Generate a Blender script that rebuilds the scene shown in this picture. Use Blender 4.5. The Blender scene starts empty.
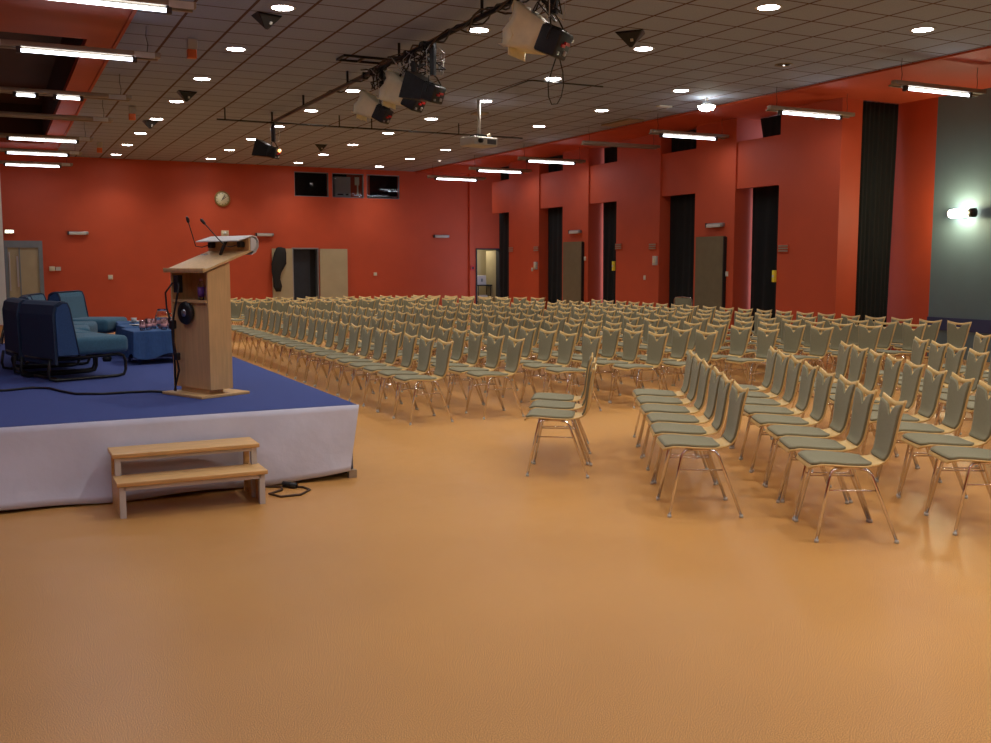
import bpy, bmesh, math, random
from mathutils import Vector, Matrix
random.seed(7)
PI = math.pi
SC = bpy.context.scene
COL = SC.collection
CE = 4.414          # tile ceiling height
S = 0.55            # stage height

# ------------------------------------------------------------------ materials
def nodes_of(name):
    m = bpy.data.materials.new(name); m.use_nodes = True
    return m, m.node_tree.nodes, m.node_tree.links, m.node_tree.nodes['Principled BSDF']

def mat(name, col, rough=.6, metal=0., noise=0., nscale=20., bump=0., bscale=60., trans=0., alpha=1., ior=1.45, stretch=None, sheen=0., spec=.5):
    m, n, l, b = nodes_of(name)
    b.inputs['Base Color'].default_value = (*col, 1)
    b.inputs['Roughness'].default_value = rough
    b.inputs['Metallic'].default_value = metal
    b.inputs['IOR'].default_value = ior
    b.inputs['Specular IOR Level'].default_value = spec
    if trans: b.inputs['Transmission Weight'].default_value = trans
    if sheen:
        b.inputs['Sheen Weight'].default_value = sheen
    if alpha < 1: b.inputs['Alpha'].default_value = alpha
    if noise or bump:
        tc = n.new('ShaderNodeTexCoord'); mp = n.new('ShaderNodeMapping')
        l.new(tc.outputs['Object'], mp.inputs['Vector'])
        if stretch: mp.inputs['Scale'].default_value = stretch
    if noise:
        t = n.new('ShaderNodeTexNoise'); t.inputs['Scale'].default_value = nscale; t.inputs['Detail'].default_value = 4
        l.new(mp.outputs[0], t.inputs['Vector'])
        r = n.new('ShaderNodeValToRGB')
        r.color_ramp.elements[0].position = .3; r.color_ramp.elements[1].position = .7
        r.color_ramp.elements[0].color = (*[c*(1-noise) for c in col], 1)
        r.color_ramp.elements[1].color = (*[min(1, c*(1+noise)) for c in col], 1)
        l.new(t.outputs['Fac'], r.inputs['Fac']); l.new(r.outputs['Color'], b.inputs['Base Color'])
    if bump:
        t2 = n.new('ShaderNodeTexNoise'); t2.inputs['Scale'].default_value = bscale; t2.inputs['Detail'].default_value = 3
        l.new(mp.outputs[0], t2.inputs['Vector'])
        bp = n.new('ShaderNodeBump'); bp.inputs['Strength'].default_value = bump; bp.inputs['Distance'].default_value = .01
        l.new(t2.outputs['Fac'], bp.inputs['Height']); l.new(bp.outputs['Normal'], b.inputs['Normal'])
    return m

def emat(name, col, strength):
    m, n, l, b = nodes_of(name)
    b.inputs['Base Color'].default_value = (.8, .8, .8, 1)
    b.inputs['Emission Color'].default_value = (*col, 1)
    b.inputs['Emission Strength'].default_value = strength
    return m

M = {}
M['red'] = mat('red_paint', (.50, .071, .023), .6, noise=.06, nscale=1.3, bump=.12, bscale=90)
M['blue_wall'] = mat('grey_blue_paint', (.115, .175, .20), .6, noise=.05, nscale=2, bump=.1, bscale=80)
M['blue_base'] = mat('deep_blue_paint', (.035, .045, .12), .6, noise=.05, nscale=3)
M['cream_paint'] = mat('cream_paint', (.42, .36, .22), .5, noise=.05, nscale=3)
M['beech'] = mat('beech_ply', (.66, .45, .18), .38, noise=.10, nscale=9, stretch=(6, 6, 1), spec=.5)
M['lectern_wood'] = mat('lectern_maple', (.62, .40, .18), .42, noise=.09, nscale=6, stretch=(8, 8, .7))
M['step_wood'] = mat('step_pine', (.62, .38, .15), .42, noise=.16, nscale=7, stretch=(.8, 8, 8))
M['step_pale'] = mat('step_pale_edge', (.55, .53, .50), .5, noise=.06, nscale=9)
M['fabric'] = mat('sage_grey_fabric', (.205, .192, .118), .9, noise=.14, nscale=160, bump=.25, bscale=300, sheen=.12)
M['chrome'] = mat('chrome', (.72, .69, .70), .14, 1.0)
M['rubber'] = mat('clear_glide', (.5, .5, .48), .5)
M['black'] = mat('black_plastic', (.012, .012, .013), .45, noise=.2, nscale=30)
M['black_metal'] = mat('black_metal', (.02, .02, .02), .4, .4, noise=.2, nscale=20)
M['black_cloth'] = mat('black_curtain', (.0045, .006, .006), .95, noise=.25, nscale=6, stretch=(1, 1, .15), sheen=.0)
M['white_cloth'] = mat('white_stage_cloth', (.60, .63, .76), .85, noise=.05, nscale=4, bump=.35, bscale=9)
M['carpet'] = mat('blue_carpet', (.045, .070, .245), .97, noise=.16, nscale=120, bump=.4, bscale=250, sheen=.0)
M['sofa'] = mat('teal_blue_upholstery', (.040, .125, .195), .9, noise=.14, nscale=90, bump=.3, bscale=220, sheen=.15)
M['sofa_dark'] = mat('navy_shell', (.018, .034, .070), .8, noise=.1, nscale=60)
M['sofa_side'] = mat('mid_blue_side', (.028, .075, .19), .85, noise=.1, nscale=80)
M['table_cloth'] = mat('blue_table_cloth', (.040, .105, .26), .85, noise=.08, nscale=30, bump=.25, bscale=30)
M['metal_grey'] = mat('brushed_grey', (.35, .37, .38), .35, .8, noise=.05, nscale=20)
M['door_frame'] = mat('grey_door_frame', (.20, .24, .26), .45, .3, noise=.06, nscale=8)
M['fixture'] = mat('fixture_beige', (.34, .29, .22), .4, .35, noise=.08, nscale=8)
M['fixture_dark'] = mat('fixture_dark', (.06, .05, .05), .5, .3)
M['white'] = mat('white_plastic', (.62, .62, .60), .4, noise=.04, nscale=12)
M['dull_white'] = mat('white_housing', (.50, .48, .42), .45, noise=.04, nscale=12)
M['offwhite'] = mat('ivory_plastic', (.66, .60, .42), .45, noise=.04, nscale=12)
M['panel_olive'] = mat('olive_grey_panel', (.150, .118, .062), .75, noise=.06, nscale=8)
M['panel_edge'] = mat('panel_dark_edge', (.012, .008, .006), .7)
M['red_plastic'] = mat('red_plastic', (.5, .02, .02), .4)
M['orange_plastic'] = mat('orange_plastic', (.75, .16, .04), .4)
M['yellow_plastic'] = mat('yellow_plastic', (.8, .7, .05), .4)
M['gel'] = mat('frost_gel', (.88, .80, .56), .45, noise=.10, nscale=7, bump=.9, bscale=6, trans=.2)
M['steel'] = mat('galvanised_steel', (.5, .5, .5), .35, .9)
M['screen'] = mat('projection_screen', (.92, .82, .62), .8, noise=.03, nscale=4)
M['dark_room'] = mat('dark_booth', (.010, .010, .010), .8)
M['dark_blue'] = mat('dark_blue_door', (.018, .024, .034), .6, noise=.1, nscale=6)
M['jacket'] = mat('black_jacket', (.016, .016, .015), .9, bump=.5, bscale=20)
M['glass'] = mat('clear_glass', (.9, .93, .95), .03, trans=1.0, ior=1.45)
M['pane'] = mat('window_pane', (.9, .93, .95), .02, trans=1.0, ior=1.25)
M['pink_paper'] = mat('pink_label', (.60, .30, .32), .5)
M['violet'] = mat('violet_label', (.16, .06, .30), .5)
M['clock_face'] = mat('clock_face', (.75, .72, .50), .5)
M['gold'] = mat('brass_rim', (.35, .25, .08), .35, .7)
M['locker'] = mat('pale_cabinet', (.36, .37, .37), .5, noise=.04, nscale=6)
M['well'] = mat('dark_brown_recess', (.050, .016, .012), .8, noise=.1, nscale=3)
M['cable'] = mat('black_cable', (.012, .012, .014), .5)
M['brown_cable'] = mat('brown_cable', (.06, .03, .015), .5)
M['tube'] = emat('fluorescent_glow', (.84, .89, 1.0), 9)
M['down'] = emat('downlight_glow', (1.0, .95, .95), 30)
M['sconce'] = emat('sconce_glow', (1.0, 1.0, .82), 25)
M['exit'] = emat('exit_glow', (1.0, .93, .62), 10)
M['dim_lamp_and_glint'] = emat('dim_glow', (1.0, .85, .75), 2.5)
M['bulb'] = emat('warm_bulb', (1.0, .45, .12), 3)

def ceiling_mat():
    m, n, l, b = nodes_of('tile_ceiling')
    tc = n.new('ShaderNodeTexCoord'); sp = n.new('ShaderNodeSeparateXYZ'); l.new(tc.outputs['Object'], sp.inputs[0])
    def line(out, ph, w):
        a = n.new('ShaderNodeMath'); a.operation = 'SUBTRACT'; l.new(out, a.inputs[0]); a.inputs[1].default_value = ph
        d = n.new('ShaderNodeMath'); d.operation = 'DIVIDE'; l.new(a.outputs[0], d.inputs[0]); d.inputs[1].default_value = .6
        f = n.new('ShaderNodeMath'); f.operation = 'FRACT'; l.new(d.outputs[0], f.inputs[0])
        s = n.new('ShaderNodeMath'); s.operation = 'SUBTRACT'; l.new(f.outputs[0], s.inputs[0]); s.inputs[1].default_value = .5
        ab = n.new('ShaderNodeMath'); ab.operation = 'ABSOLUTE'; l.new(s.outputs[0], ab.inputs[0])
        g = n.new('ShaderNodeMath'); g.operation = 'GREATER_THAN'; l.new(ab.outputs[0], g.inputs[0]); g.inputs[1].default_value = .5 - w/2/.6
        return g
    gx = line(sp.outputs['X'], .292 - 6, .036); gy = line(sp.outputs['Y'], .228 - 12, .030)
    mx = n.new('ShaderNodeMath'); mx.operation = 'MAXIMUM'; l.new(gx.outputs[0], mx.inputs[0]); l.new(gy.outputs[0], mx.inputs[1])
    t = n.new('ShaderNodeTexNoise'); t.inputs['Scale'].default_value = 1.1; l.new(tc.outputs['Object'], t.inputs['Vector'])
    t2 = n.new('ShaderNodeTexNoise'); t2.inputs['Scale'].default_value = 90; l.new(tc.outputs['Object'], t2.inputs['Vector'])
    r = n.new('ShaderNodeValToRGB'); r.color_ramp.elements[0].color = (.27, .315, .46, 1); r.color_ramp.elements[1].color = (.325, .375, .54, 1)
    r.color_ramp.elements[0].position = .35; r.color_ramp.elements[1].position = .65
    l.new(t2.outputs['Fac'], r.inputs['Fac'])
    mix = n.new('ShaderNodeMixRGB'); l.new(mx.outputs[0], mix.inputs['Fac']); l.new(r.outputs['Color'], mix.inputs['Color1'])
    mix.inputs['Color2'].default_value = (.085, .032, .025, 1)
    l.new(mix.outputs['Color'], b.inputs['Base Color']); b.inputs['Roughness'].default_value = .8
    return m
M['ceiling'] = ceiling_mat()

def floor_mat():
    m, n, l, b = nodes_of('speckled_linoleum')
    tc = n.new('ShaderNodeTexCoord')
    def noise(s, d=3):
        t = n.new('ShaderNodeTexNoise'); t.inputs['Scale'].default_value = s; t.inputs['Detail'].default_value = d
        l.new(tc.outputs['Object'], t.inputs['Vector']); return t
    a = noise(240, 6); r = n.new('ShaderNodeValToRGB')
    e = r.color_ramp.elements
    e[0].position = .40; e[0].color = (.225, .090, .022, 1)
    e[1].position = .60; e[1].color = (.84, .475, .160, 1)
    x = r.color_ramp.elements.new(.5); x.color = (.53, .262, .070, 1)
    l.new(a.outputs['Fac'], r.inputs['Fac'])
    c = noise(.55, 2); r2 = n.new('ShaderNodeValToRGB')
    r2.color_ramp.elements[0].position = .35; r2.color_ramp.elements[1].position = .65
    r2.color_ramp.elements[0].color = (.90, .88, .86, 1); r2.color_ramp.elements[1].color = (1.05, 1.05, 1.05, 1)
    l.new(c.outputs['Fac'], r2.inputs['Fac'])
    mix = n.new('ShaderNodeMixRGB'); mix.blend_type = 'MULTIPLY'; mix.inputs['Fac'].default_value = 1
    l.new(r.outputs['Color'], mix.inputs['Color1']); l.new(r2.outputs['Color'], mix.inputs['Color2'])
    l.new(mix.outputs['Color'], b.inputs['Base Color'])
    b.inputs['Roughness'].default_value = .34
    b.inputs['Specular IOR Level'].default_value = .4
    rn = noise(8, 3); mr = n.new('ShaderNodeMapRange'); mr.inputs['To Min'].default_value = .30; mr.inputs['To Max'].default_value = .42
    l.new(rn.outputs['Fac'], mr.inputs['Value']); l.new(mr.outputs[0], b.inputs['Roughness'])
    return m
M['floor'] = floor_mat()

# ------------------------------------------------------------------ mesh builder
class MB:
    def __init__(s): s.v = []; s.f = []; s.sm = []; s.mi = []
    def add(s, vs, fs, smooth=False, mi=0):
        o = len(s.v); s.v += [tuple(p) for p in vs]
        for f in fs: s.f.append([i+o for i in f]); s.sm.append(smooth); s.mi.append(mi)
        return s
    def box(s, c, d, rz=0, mi=0, ch=0, rot=None):
        hx, hy, hz = [q/2 for q in d]
        R = rot if rot is not None else Matrix.Rotation(rz, 3, 'Z')
        C = Vector(c)
        if not ch:
            p = [C + R @ Vector((x*hx, y*hy, z*hz)) for x in (-1, 1) for y in (-1, 1) for z in (-1, 1)]
            return s.add(p, [(0, 1, 3, 2), (4, 6, 7, 5), (0, 4, 5, 1), (2, 3, 7, 6), (0, 2, 6, 4), (1, 5, 7, 3)], False, mi)
        bm = bmesh.new(); bmesh.ops.create_cube(bm, size=1)
        for v in bm.verts: v.co = Vector((v.co.x*d[0], v.co.y*d[1], v.co.z*d[2]))
        bmesh.ops.bevel(bm, geom=bm.edges[:], offset=min(ch, min(d)*.45), segments=3, affect='EDGES', profile=.5)
        vs = [C + R @ v.co for v in bm.verts]; bm.verts.index_update()
        fs = [[v.index for v in f.verts] for f in bm.faces]; bm.free()
        return s.add(vs, fs, True, mi)
    def bb(s, x0, x1, y0, y1, z0, z1, mi=0, ch=0):
        return s.box(((x0+x1)/2, (y0+y1)/2, (z0+z1)/2), (x1-x0, y1-y0, z1-z0), mi=mi, ch=ch)
    def tube(s, pts, r, n=8, mi=0, cap=True, closed=False):
        P = [Vector(p) for p in pts]; rings = []
        rr = r if isinstance(r, (list, tuple)) else [r]*len(P)
        up = None
        for i, p in enumerate(P):
            if closed: t = (P[(i+1) % len(P)] - P[i-1])
            else: t = (P[min(i+1, len(P)-1)] - P[max(i-1, 0)])
            t.normalize()
            if up is None:
                up = Vector((0, 0, 1)) if abs(t.z) < .9 else Vector((1, 0, 0))
            a = (up - t*up.dot(t))
            if a.length < 1e-4: a = t.orthogonal()
            a.normalize(); up = a
            b = t.cross(a)
            rings.append([p + (a*math.cos(2*PI*k/n) + b*math.sin(2*PI*k/n))*rr[i] for k in range(n)])
        vs = [q for g in rings for q in g]; fs = []
        m = len(P)
        for i in range(m if closed else m-1):
            j = (i+1) % m
            for k in range(n): fs.append((i*n+k, i*n+(k+1) % n, j*n+(k+1) % n, j*n+k))
        if cap and not closed: fs += [tuple(range(n))[::-1], tuple((m-1)*n+k for k in range(n))]
        return s.add(vs, fs, True, mi)
    def cyl(s, a, b, r, n=16, mi=0, r2=None):
        return s.tube([a, b], [r, r if r2 is None else r2], n, mi)
    def lathe(s, prof, c=(0, 0, 0), n=20, mi=0, R=None):
        vs = []; fs = []; C = Vector(c)
        for (r, z) in prof:
            for k in range(n):
                v = Vector((r*math.cos(2*PI*k/n), r*math.sin(2*PI*k/n), z))
                if R is not None: v = R @ v
                vs.append(C+v)
        for i in range(len(prof)-1):
            for k in range(n): fs.append((i*n+k, i*n+(k+1) % n, (i+1)*n+(k+1) % n, (i+1)*n+k))
        if prof[0][0] > 1e-4: fs.append(tuple(range(n))[::-1])
        if prof[-1][0] > 1e-4: fs.append(tuple((len(prof)-1)*n+k for k in range(n)))
        return s.add(vs, fs, True, mi)
    def prism(s, poly, axis, a, b, mi=0, fn=None):
        # poly in a plane, extruded from a to b; fn(u, v, w) -> point
        n = len(poly)
        vs = [fn(u, v, a) for u, v in poly] + [fn(u, v, b) for u, v in poly]
        fs = [tuple(range(n)), tuple(range(2*n-1, n-1, -1))] + [(i, n+i, n+(i+1) % n, (i+1) % n) for i in range(n)]
        return s.add(vs, fs, False, mi)
    def mesh(s, name, mats):
        me = bpy.data.meshes.new(name); me.from_pydata(s.v, [], s.f); me.update()
        for q in (mats if isinstance(mats, (list, tuple)) else [mats]): me.materials.append(M[q] if isinstance(q, str) else q)
        for p, sm, mi in zip(me.polygons, s.sm, s.mi): p.use_smooth = sm; p.material_index = mi
        bm = bmesh.new(); bm.from_mesh(me)
        bmesh.ops.remove_doubles(bm, verts=bm.verts[:], dist=1e-5)
        bmesh.ops.recalc_face_normals(bm, faces=bm.faces[:]); bm.to_mesh(me); bm.free()
        return me
    def obj(s, name, mats, parent=None, loc=None):
        o = bpy.data.objects.new(name, s.mesh(name, mats)); COL.objects.link(o)
        if parent is not None: o.parent = parent
        if loc: o.location = loc
        return o

def tag(o, label=None, cat=None, group=None, kind=None):
    if label: o['label'] = label
    if cat: o['category'] = cat
    if group: o['group'] = group
    if kind: o['kind'] = kind
    return o
def empty(name, loc, rz=0, label=None, cat=None, group=None):
    o = bpy.data.objects.new(name, None); COL.objects.link(o); o.empty_display_size = .1
    o.location = loc; o.rotation_euler = (0, 0, rz)
    return tag(o, label, cat, group)
def struct(o, label=None):
    o['kind'] = 'structure'
    if label: o['label'] = label
    return o
KIDS = {}
def copy_tree(o, parent=None):
    c = o.copy(); COL.objects.link(c)
    if parent is not None: c.parent = parent
    for ch in [k for k in o.children]: copy_tree(ch, c)
    return c

ORD = ['first', 'second', 'third', 'fourth', 'fifth', 'sixth', 'seventh', 'eighth', 'ninth', 'tenth', 'eleventh', 'twelfth', 'thirteenth',
       'fourteenth', 'fifteenth', 'sixteenth', 'seventeenth', 'eighteenth', 'nineteenth', 'twentieth']

# ------------------------------------------------------------------ room shell
XL, YB, YF = -5.0, 29.2, -6.5       # left wall, end wall, wall behind the camera
W = 13.1                            # faces of the piers on the window side
XR, YS = 14.5, 13.1                 # grey-blue wall and the step before it
struct(MB().bb(XL-.2, 17.2, YF-.2, YB+2.5, -.2, 0).obj('floor', 'floor'), 'speckled tan linoleum floor')
# ceiling: tiles between X 1.55 and 11.75, red painted bands beside them
struct(MB().bb(1.55, 11.75, YF, YB, CE, CE+.1).obj('ceiling', 'ceiling'), 'dark grey tiled ceiling on a brown grid')
b = MB()
b.bb(11.75, 16.4, YF, YB, CE, CE+.1); b.bb(1.2, 1.55, YF, YB, CE, CE+.1)
b.bb(XL, 1.2, YF, 14.0, CE, CE+.1); b.bb(XL, 1.2, 26.4, YB, CE, CE+.1)
struct(b.obj('ceiling_band', 'red'), 'red painted ceiling strips beside the tiles')
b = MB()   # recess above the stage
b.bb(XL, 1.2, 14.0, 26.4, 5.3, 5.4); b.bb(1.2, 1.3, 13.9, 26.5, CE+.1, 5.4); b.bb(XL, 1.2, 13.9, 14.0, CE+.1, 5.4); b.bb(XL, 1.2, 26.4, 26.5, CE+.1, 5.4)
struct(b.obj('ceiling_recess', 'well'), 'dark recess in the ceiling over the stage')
struct(MB().bb(11.735, 11.775, YF, YB, CE-.03, CE+.02).obj('trim_1', 'red'))
struct(MB().bb(1.53, 1.57, YF, YB, CE-.02, CE+.02).obj('trim_2', 'red'))
struct(MB().bb(XL-.2, XL, YF, YB, 0, 5.4).obj('wall_left', 'red'), 'red painted side wall behind the stage')
struct(MB().bb(XL, XR+.2, YF-.2, YF, 0, CE+.1).obj('wall_front', 'red'), 'red wall behind the viewpoint')

# end wall with doorway and booth windows
def wall_with_holes(x0, x1, z0, z1, holes, y0, y1):
    b = MB(); xs = sorted({x0, x1, *[h[0] for h in holes], *[h[1] for h in holes]})
    for a, c in zip(xs[:-1], xs[1:]):
        hs = sorted([(h[2], h[3]) for h in holes if h[0] <= a+1e-6 and h[1] >= c-1e-6]); z = z0
        for h0, h1 in hs:
            if h0 > z+1e-6: b.bb(a, c, y0, y1, z, h0)
            z = h1
        if z < z1-1e-6: b.bb(a, c, y0, y1, z, z1)
    return b
booth = [(7.96, 8.99, 3.56, 4.27), (9.10, 10.08, 3.56, 4.27), (10.17, 11.22, 3.56, 4.27)]
holes = booth + [(.28, 1.19, 0, 2.20), (7.86, 8.62, 0, 2.03), (13.80, 14.62, 0, 2.06)]
struct(wall_with_holes(XL, 16.4, 0, CE+.1, holes, YB, YB+.2).obj('wall_back', 'red'), 'red end wall of the hall with scallops of light')
struct(MB().bb(13.52, 13.68, YB-.12, YB, 0, CE).obj('trim_3', 'red'), 'narrow red pilaster in the corner of the end wall')
# booth behind the three high windows
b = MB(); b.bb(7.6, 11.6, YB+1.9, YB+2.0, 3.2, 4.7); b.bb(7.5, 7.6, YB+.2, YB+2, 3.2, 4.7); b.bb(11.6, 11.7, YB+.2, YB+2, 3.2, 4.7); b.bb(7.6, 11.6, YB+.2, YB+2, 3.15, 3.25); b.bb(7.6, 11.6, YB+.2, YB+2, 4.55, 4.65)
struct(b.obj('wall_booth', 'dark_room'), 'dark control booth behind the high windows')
for i, (x0, x1, z0, z1) in enumerate(booth):
    b = MB()
    b.bb(x0, x1, YB+.02, YB+.10, z0, z0+.02); b.bb(x0, x1, YB+.02, YB+.10, z1-.02, z1); b.bb(x0, x0+.02, YB+.02, YB+.1, z0, z1); b.bb(x1-.02, x1, YB+.02, YB+.1, z0, z1)
    w = struct(b.obj('window_%d' % (i+1), 'door_frame'), ['leftmost high booth window', 'middle high booth window showing a pale cabinet', 'rightmost high booth window'][i])
    MB().bb(x0+.02, x1-.02, YB+.05, YB+.056, z0+.02, z1-.02).obj('pane', 'pane', w)
t = empty('booth_cabinet', (9.60, YB+.7, 3.25), 0, 'pale grey cabinet seen through the middle high window', 'cabinet')
MB().bb(-.24, .26, -.1, .2, 0, .97, ch=.01).obj('body', 'locker', t)
MB().bb(-.2, .22, -.115, -.10, .06, .94).obj('door', 'locker', t)
MB().bb(-.16, .02, -.125, -.115, .42, .46).obj('handle', 'black', t)
MB().bb(.10, .18, -.125, -.115, .42, .46).obj('handle', 'black', t)
t = empty('notice_sheet', (10.05, YB+.55, 4.0), 0, 'cream notice sheet beside the cabinet in the middle high window', 'notice')
MB().bb(-.07, .07, 0, .01, -.02, .22).obj('sheet', 'offwhite', t)
MB().bb(-.005, .04, -.006, 0, -.30, -.0).obj('strip', 'offwhite', t)
struct(MB().bb(9.86, 10.6, YB+.95, YB+.97, 3.25, 4.5).obj('trim_4', 'red'), 'red panel inside the booth')

t = empty('booth_reflection_bar', (10.9, YB+.5, 3.64), 0, 'white bar standing in for a reflection in the rightmost high window', 'shelf')
MB().bb(-.5, .42, -.05, .25, 0, .03).obj('top', 'white', t)  # white bar added in place of a reflection in the glass
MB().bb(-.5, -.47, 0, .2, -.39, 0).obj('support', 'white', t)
# doors in the end wall
d = MB(); d.bb(.28, .36, YB-.02, YB+.12, 0, 2.2); d.bb(1.09, 1.19, YB-.02, YB+.12, 0, 2.2); d.bb(.36, 1.09, YB-.02, YB+.12, 2.02, 2.2)
d1 = struct(d.obj('door_1', 'door_frame'), 'cream double door in a grey metal frame')
MB().bb(.36, .62, YB+.02, YB+.07, 0, 2.02).obj('leaf', 'cream_paint', d1)
MB().bb(.65, 1.09, YB+.02, YB+.07, 0, 2.02).obj('leaf', 'cream_paint', d1)
MB().bb(.62, .65, YB+.0, YB+.05, 0, 2.02).obj('meeting_stile', 'door_frame', d1)
MB().bb(.375, .405, YB-.01, YB+.02, .9, 1.9).obj('push_bar', 'steel', d1)
MB().bb(.56, .60, YB-.01, YB+.02, 1.0, 1.8).obj('push_bar', 'steel', d1)
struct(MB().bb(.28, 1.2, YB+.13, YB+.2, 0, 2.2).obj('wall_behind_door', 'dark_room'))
d = MB(); d.bb(7.84, 7.88, YB-.02, YB+.2, 0, 2.05); d.bb(8.60, 8.64, YB-.02, YB+.2, 0, 2.05); d.bb(7.84, 8.64, YB-.02, YB+.2, 2.03, 2.07)
d2 = struct(d.obj('door_2', 'metal_grey'), 'open doorway with dark interior between cream leaves')
MB().bb(7.24, 7.83, YB-.10, YB-.05, .02, 2.04).obj('leaf', 'cream_paint', d2)
MB().bb(8.66, 9.50, YB-.10, YB-.05, .02, 2.04).obj('leaf', 'cream_paint', d2)
MB().bb(7.88, 8.42, YB+.15, YB+.2, 0, 2.03).obj('inner_panel', 'dark_blue', d2)
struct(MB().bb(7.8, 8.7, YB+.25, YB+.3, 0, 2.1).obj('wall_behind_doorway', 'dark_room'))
# jacket hung on the left leaf
b = MB()
ys = [(2.08, .05, .03), (2.05, .13, .05), (1.9, .17, .06), (1.6, .21, .07), (1.35, .14, .06), (1.15, .10, .05), (.95, .12, .05), (.80, .07, .04)]
xc = [0, .02, .0, -.02, -.08, -.09, -.07, -.06]
vs = []; n = 12
for (z, rx, ry), x in zip(ys, xc):
    for k in range(n):
        a = 2*PI*k/n; q = 1+.18*math.sin(3*a+z*4)
        vs.append((x+rx*q*math.cos(a), ry*q*math.sin(a), z))
fs = [(i*n+k, i*n+(k+1) % n, (i+1)*n+(k+1) % n, (i+1)*n+k) for i in range(len(ys)-1) for k in range(n)] + [tuple(range(n)), tuple((len(ys)-1)*n+k for k in range(n))]
b.add(vs, fs, True)
tag(b.obj('jacket', 'jacket', loc=(7.43, YB-.19, 0)), 'black jacket hanging on the left cream door leaf', 'jacket')
# nook doorway at the window-side corner
d = MB(); d.bb(13.78, 13.82, YB-.03, YB+.2, 0, 2.08); d.bb(14.60, 14.64, YB-.03, YB+.2, 0, 2.08); d.bb(13.78, 14.64, YB-.03, YB+.2, 2.05, 2.09)
d3 = struct(d.obj('door_3', 'dark_blue'), 'open doorway in the corner by the windows')
MB().box((14.66, YB+.62, 1.02), (.04, .8, 2.0), 0).obj('leaf', 'cream_paint', d3)
b = MB(); b.bb(13.3, 15.2, YB+1.6, YB+1.7, 0, 2.4); b.bb(13.2, 13.3, YB+.2, YB+1.7, 0, 2.4); b.bb(15.2, 15.3, YB+.2, YB+1.7, 0, 2.4); b.bb(13.2, 15.3, YB+.2, YB+1.7, 2.4, 2.5)
struct(b.obj('wall_corridor', 'cream_paint'), 'cream lobby behind the corner doorway')
t = empty('side_trolley', (14.38, YB+.75, 0), 0, 'dark trolley carrying a white box inside the corner doorway', 'trolley')
b = MB()
for x in (-.22, .22):
    for y in (-.15, .15): b.cyl((x, y, 0), (x, y, .9), .015, 8)
b.obj('legs', 'black_metal', t); MB().bb(-.26, .26, -.2, .2, .88, .92).obj('top_shelf', 'black', t); MB().bb(-.26, .26, -.2, .2, .35, .38).obj('lower_shelf', 'black', t)
t = empty('white_box', (14.30, YB+.75, .92), 0, 'white box standing on the trolley in the corner doorway', 'box')
MB().bb(-.16, .16, -.12, .12, 0, .3, ch=.01).obj('body', 'white', t); MB().bb(-.03, .03, -.13, -.12, .1, .2).obj('label', 'door_frame', t)
t = empty('carton', (14.32, YB+.75, .38), 0, 'pale carton on the lower shelf of the corner trolley', 'box')
MB().bb(-.18, .18, -.15, .15, 0, .2, ch=.01).obj('body', 'dull_white', t)

# window side: piers with niches. (near Y, far Y) of every niche, pink = curtain leaves a gap at the far reveal
niches = [(25.55, 27.0, 'A'), (22.55, 23.80, 'B'), (20.05, 21.30, 'C'), (17.10, 18.34, 'D'), (14.60, 15.84, 'E')]
ND = .75
b = MB()
edges = [YS] + [q for n_ in reversed(niches) for q in n_[:2]]
for i in range(0, len(edges)-1, 2):
    if i == 0: b.bb(W, 13.57, YS, YS+.9, 0, CE+.1); b.bb(W, W+ND+.3, YS+.9, edges[1], 0, CE+.1)
    else: b.bb(W, W+ND+.3, edges[i], edges[i+1], 0, CE+.1)
pieces = b
struct(pieces.obj('wall_right', 'red'), 'red window wall made of broad piers')
n = 1
for (y0, y1, k) in reversed(niches):
    struct(MB().bb(W+.04, W+.16, y0-.01, (y1+.01 if k != 'A' else 26.72), 3.06, 3.97).obj('wall_right_lintel_%d' % n, 'red'), 'red lintel panel over a window niche')
    n += 1
# nook beyond the last niche
struct(MB().bb(16.2, 16.4, 27.0, YB, 0, CE+.1).obj('wall_nook', 'red'))
struct(MB().bb(W+ND+.3, 16.4, 25.0, 25.55, 0, CE+.1).obj('wall_nook_side', 'red'))
# step wall and grey-blue wall
b = MB(); b.bb(XR, XR+.2, 12.33, YS+1.0, 0, CE+.1)
struct(b.obj('wall_right_return', 'red'), 'red strip of wall before the grey-blue wall')
struct(MB().bb(XR, XR+.2, YF, 12.33, 0, CE+.1).obj('wall_right_blue', 'blue_wall'), 'grey-blue painted side wall')
struct(MB().bb(XR-.03, XR-.001, YF, 12.33, .47, .69).obj('baseboard_right', 'blue_base'), 'deep blue band low on the grey-blue side wall')
struct(MB().bb(13.4, XR+.25, YS+1.05, YS+1.15, 0, CE+.1).obj('wall_behind_curtain', 'red'))

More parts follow.
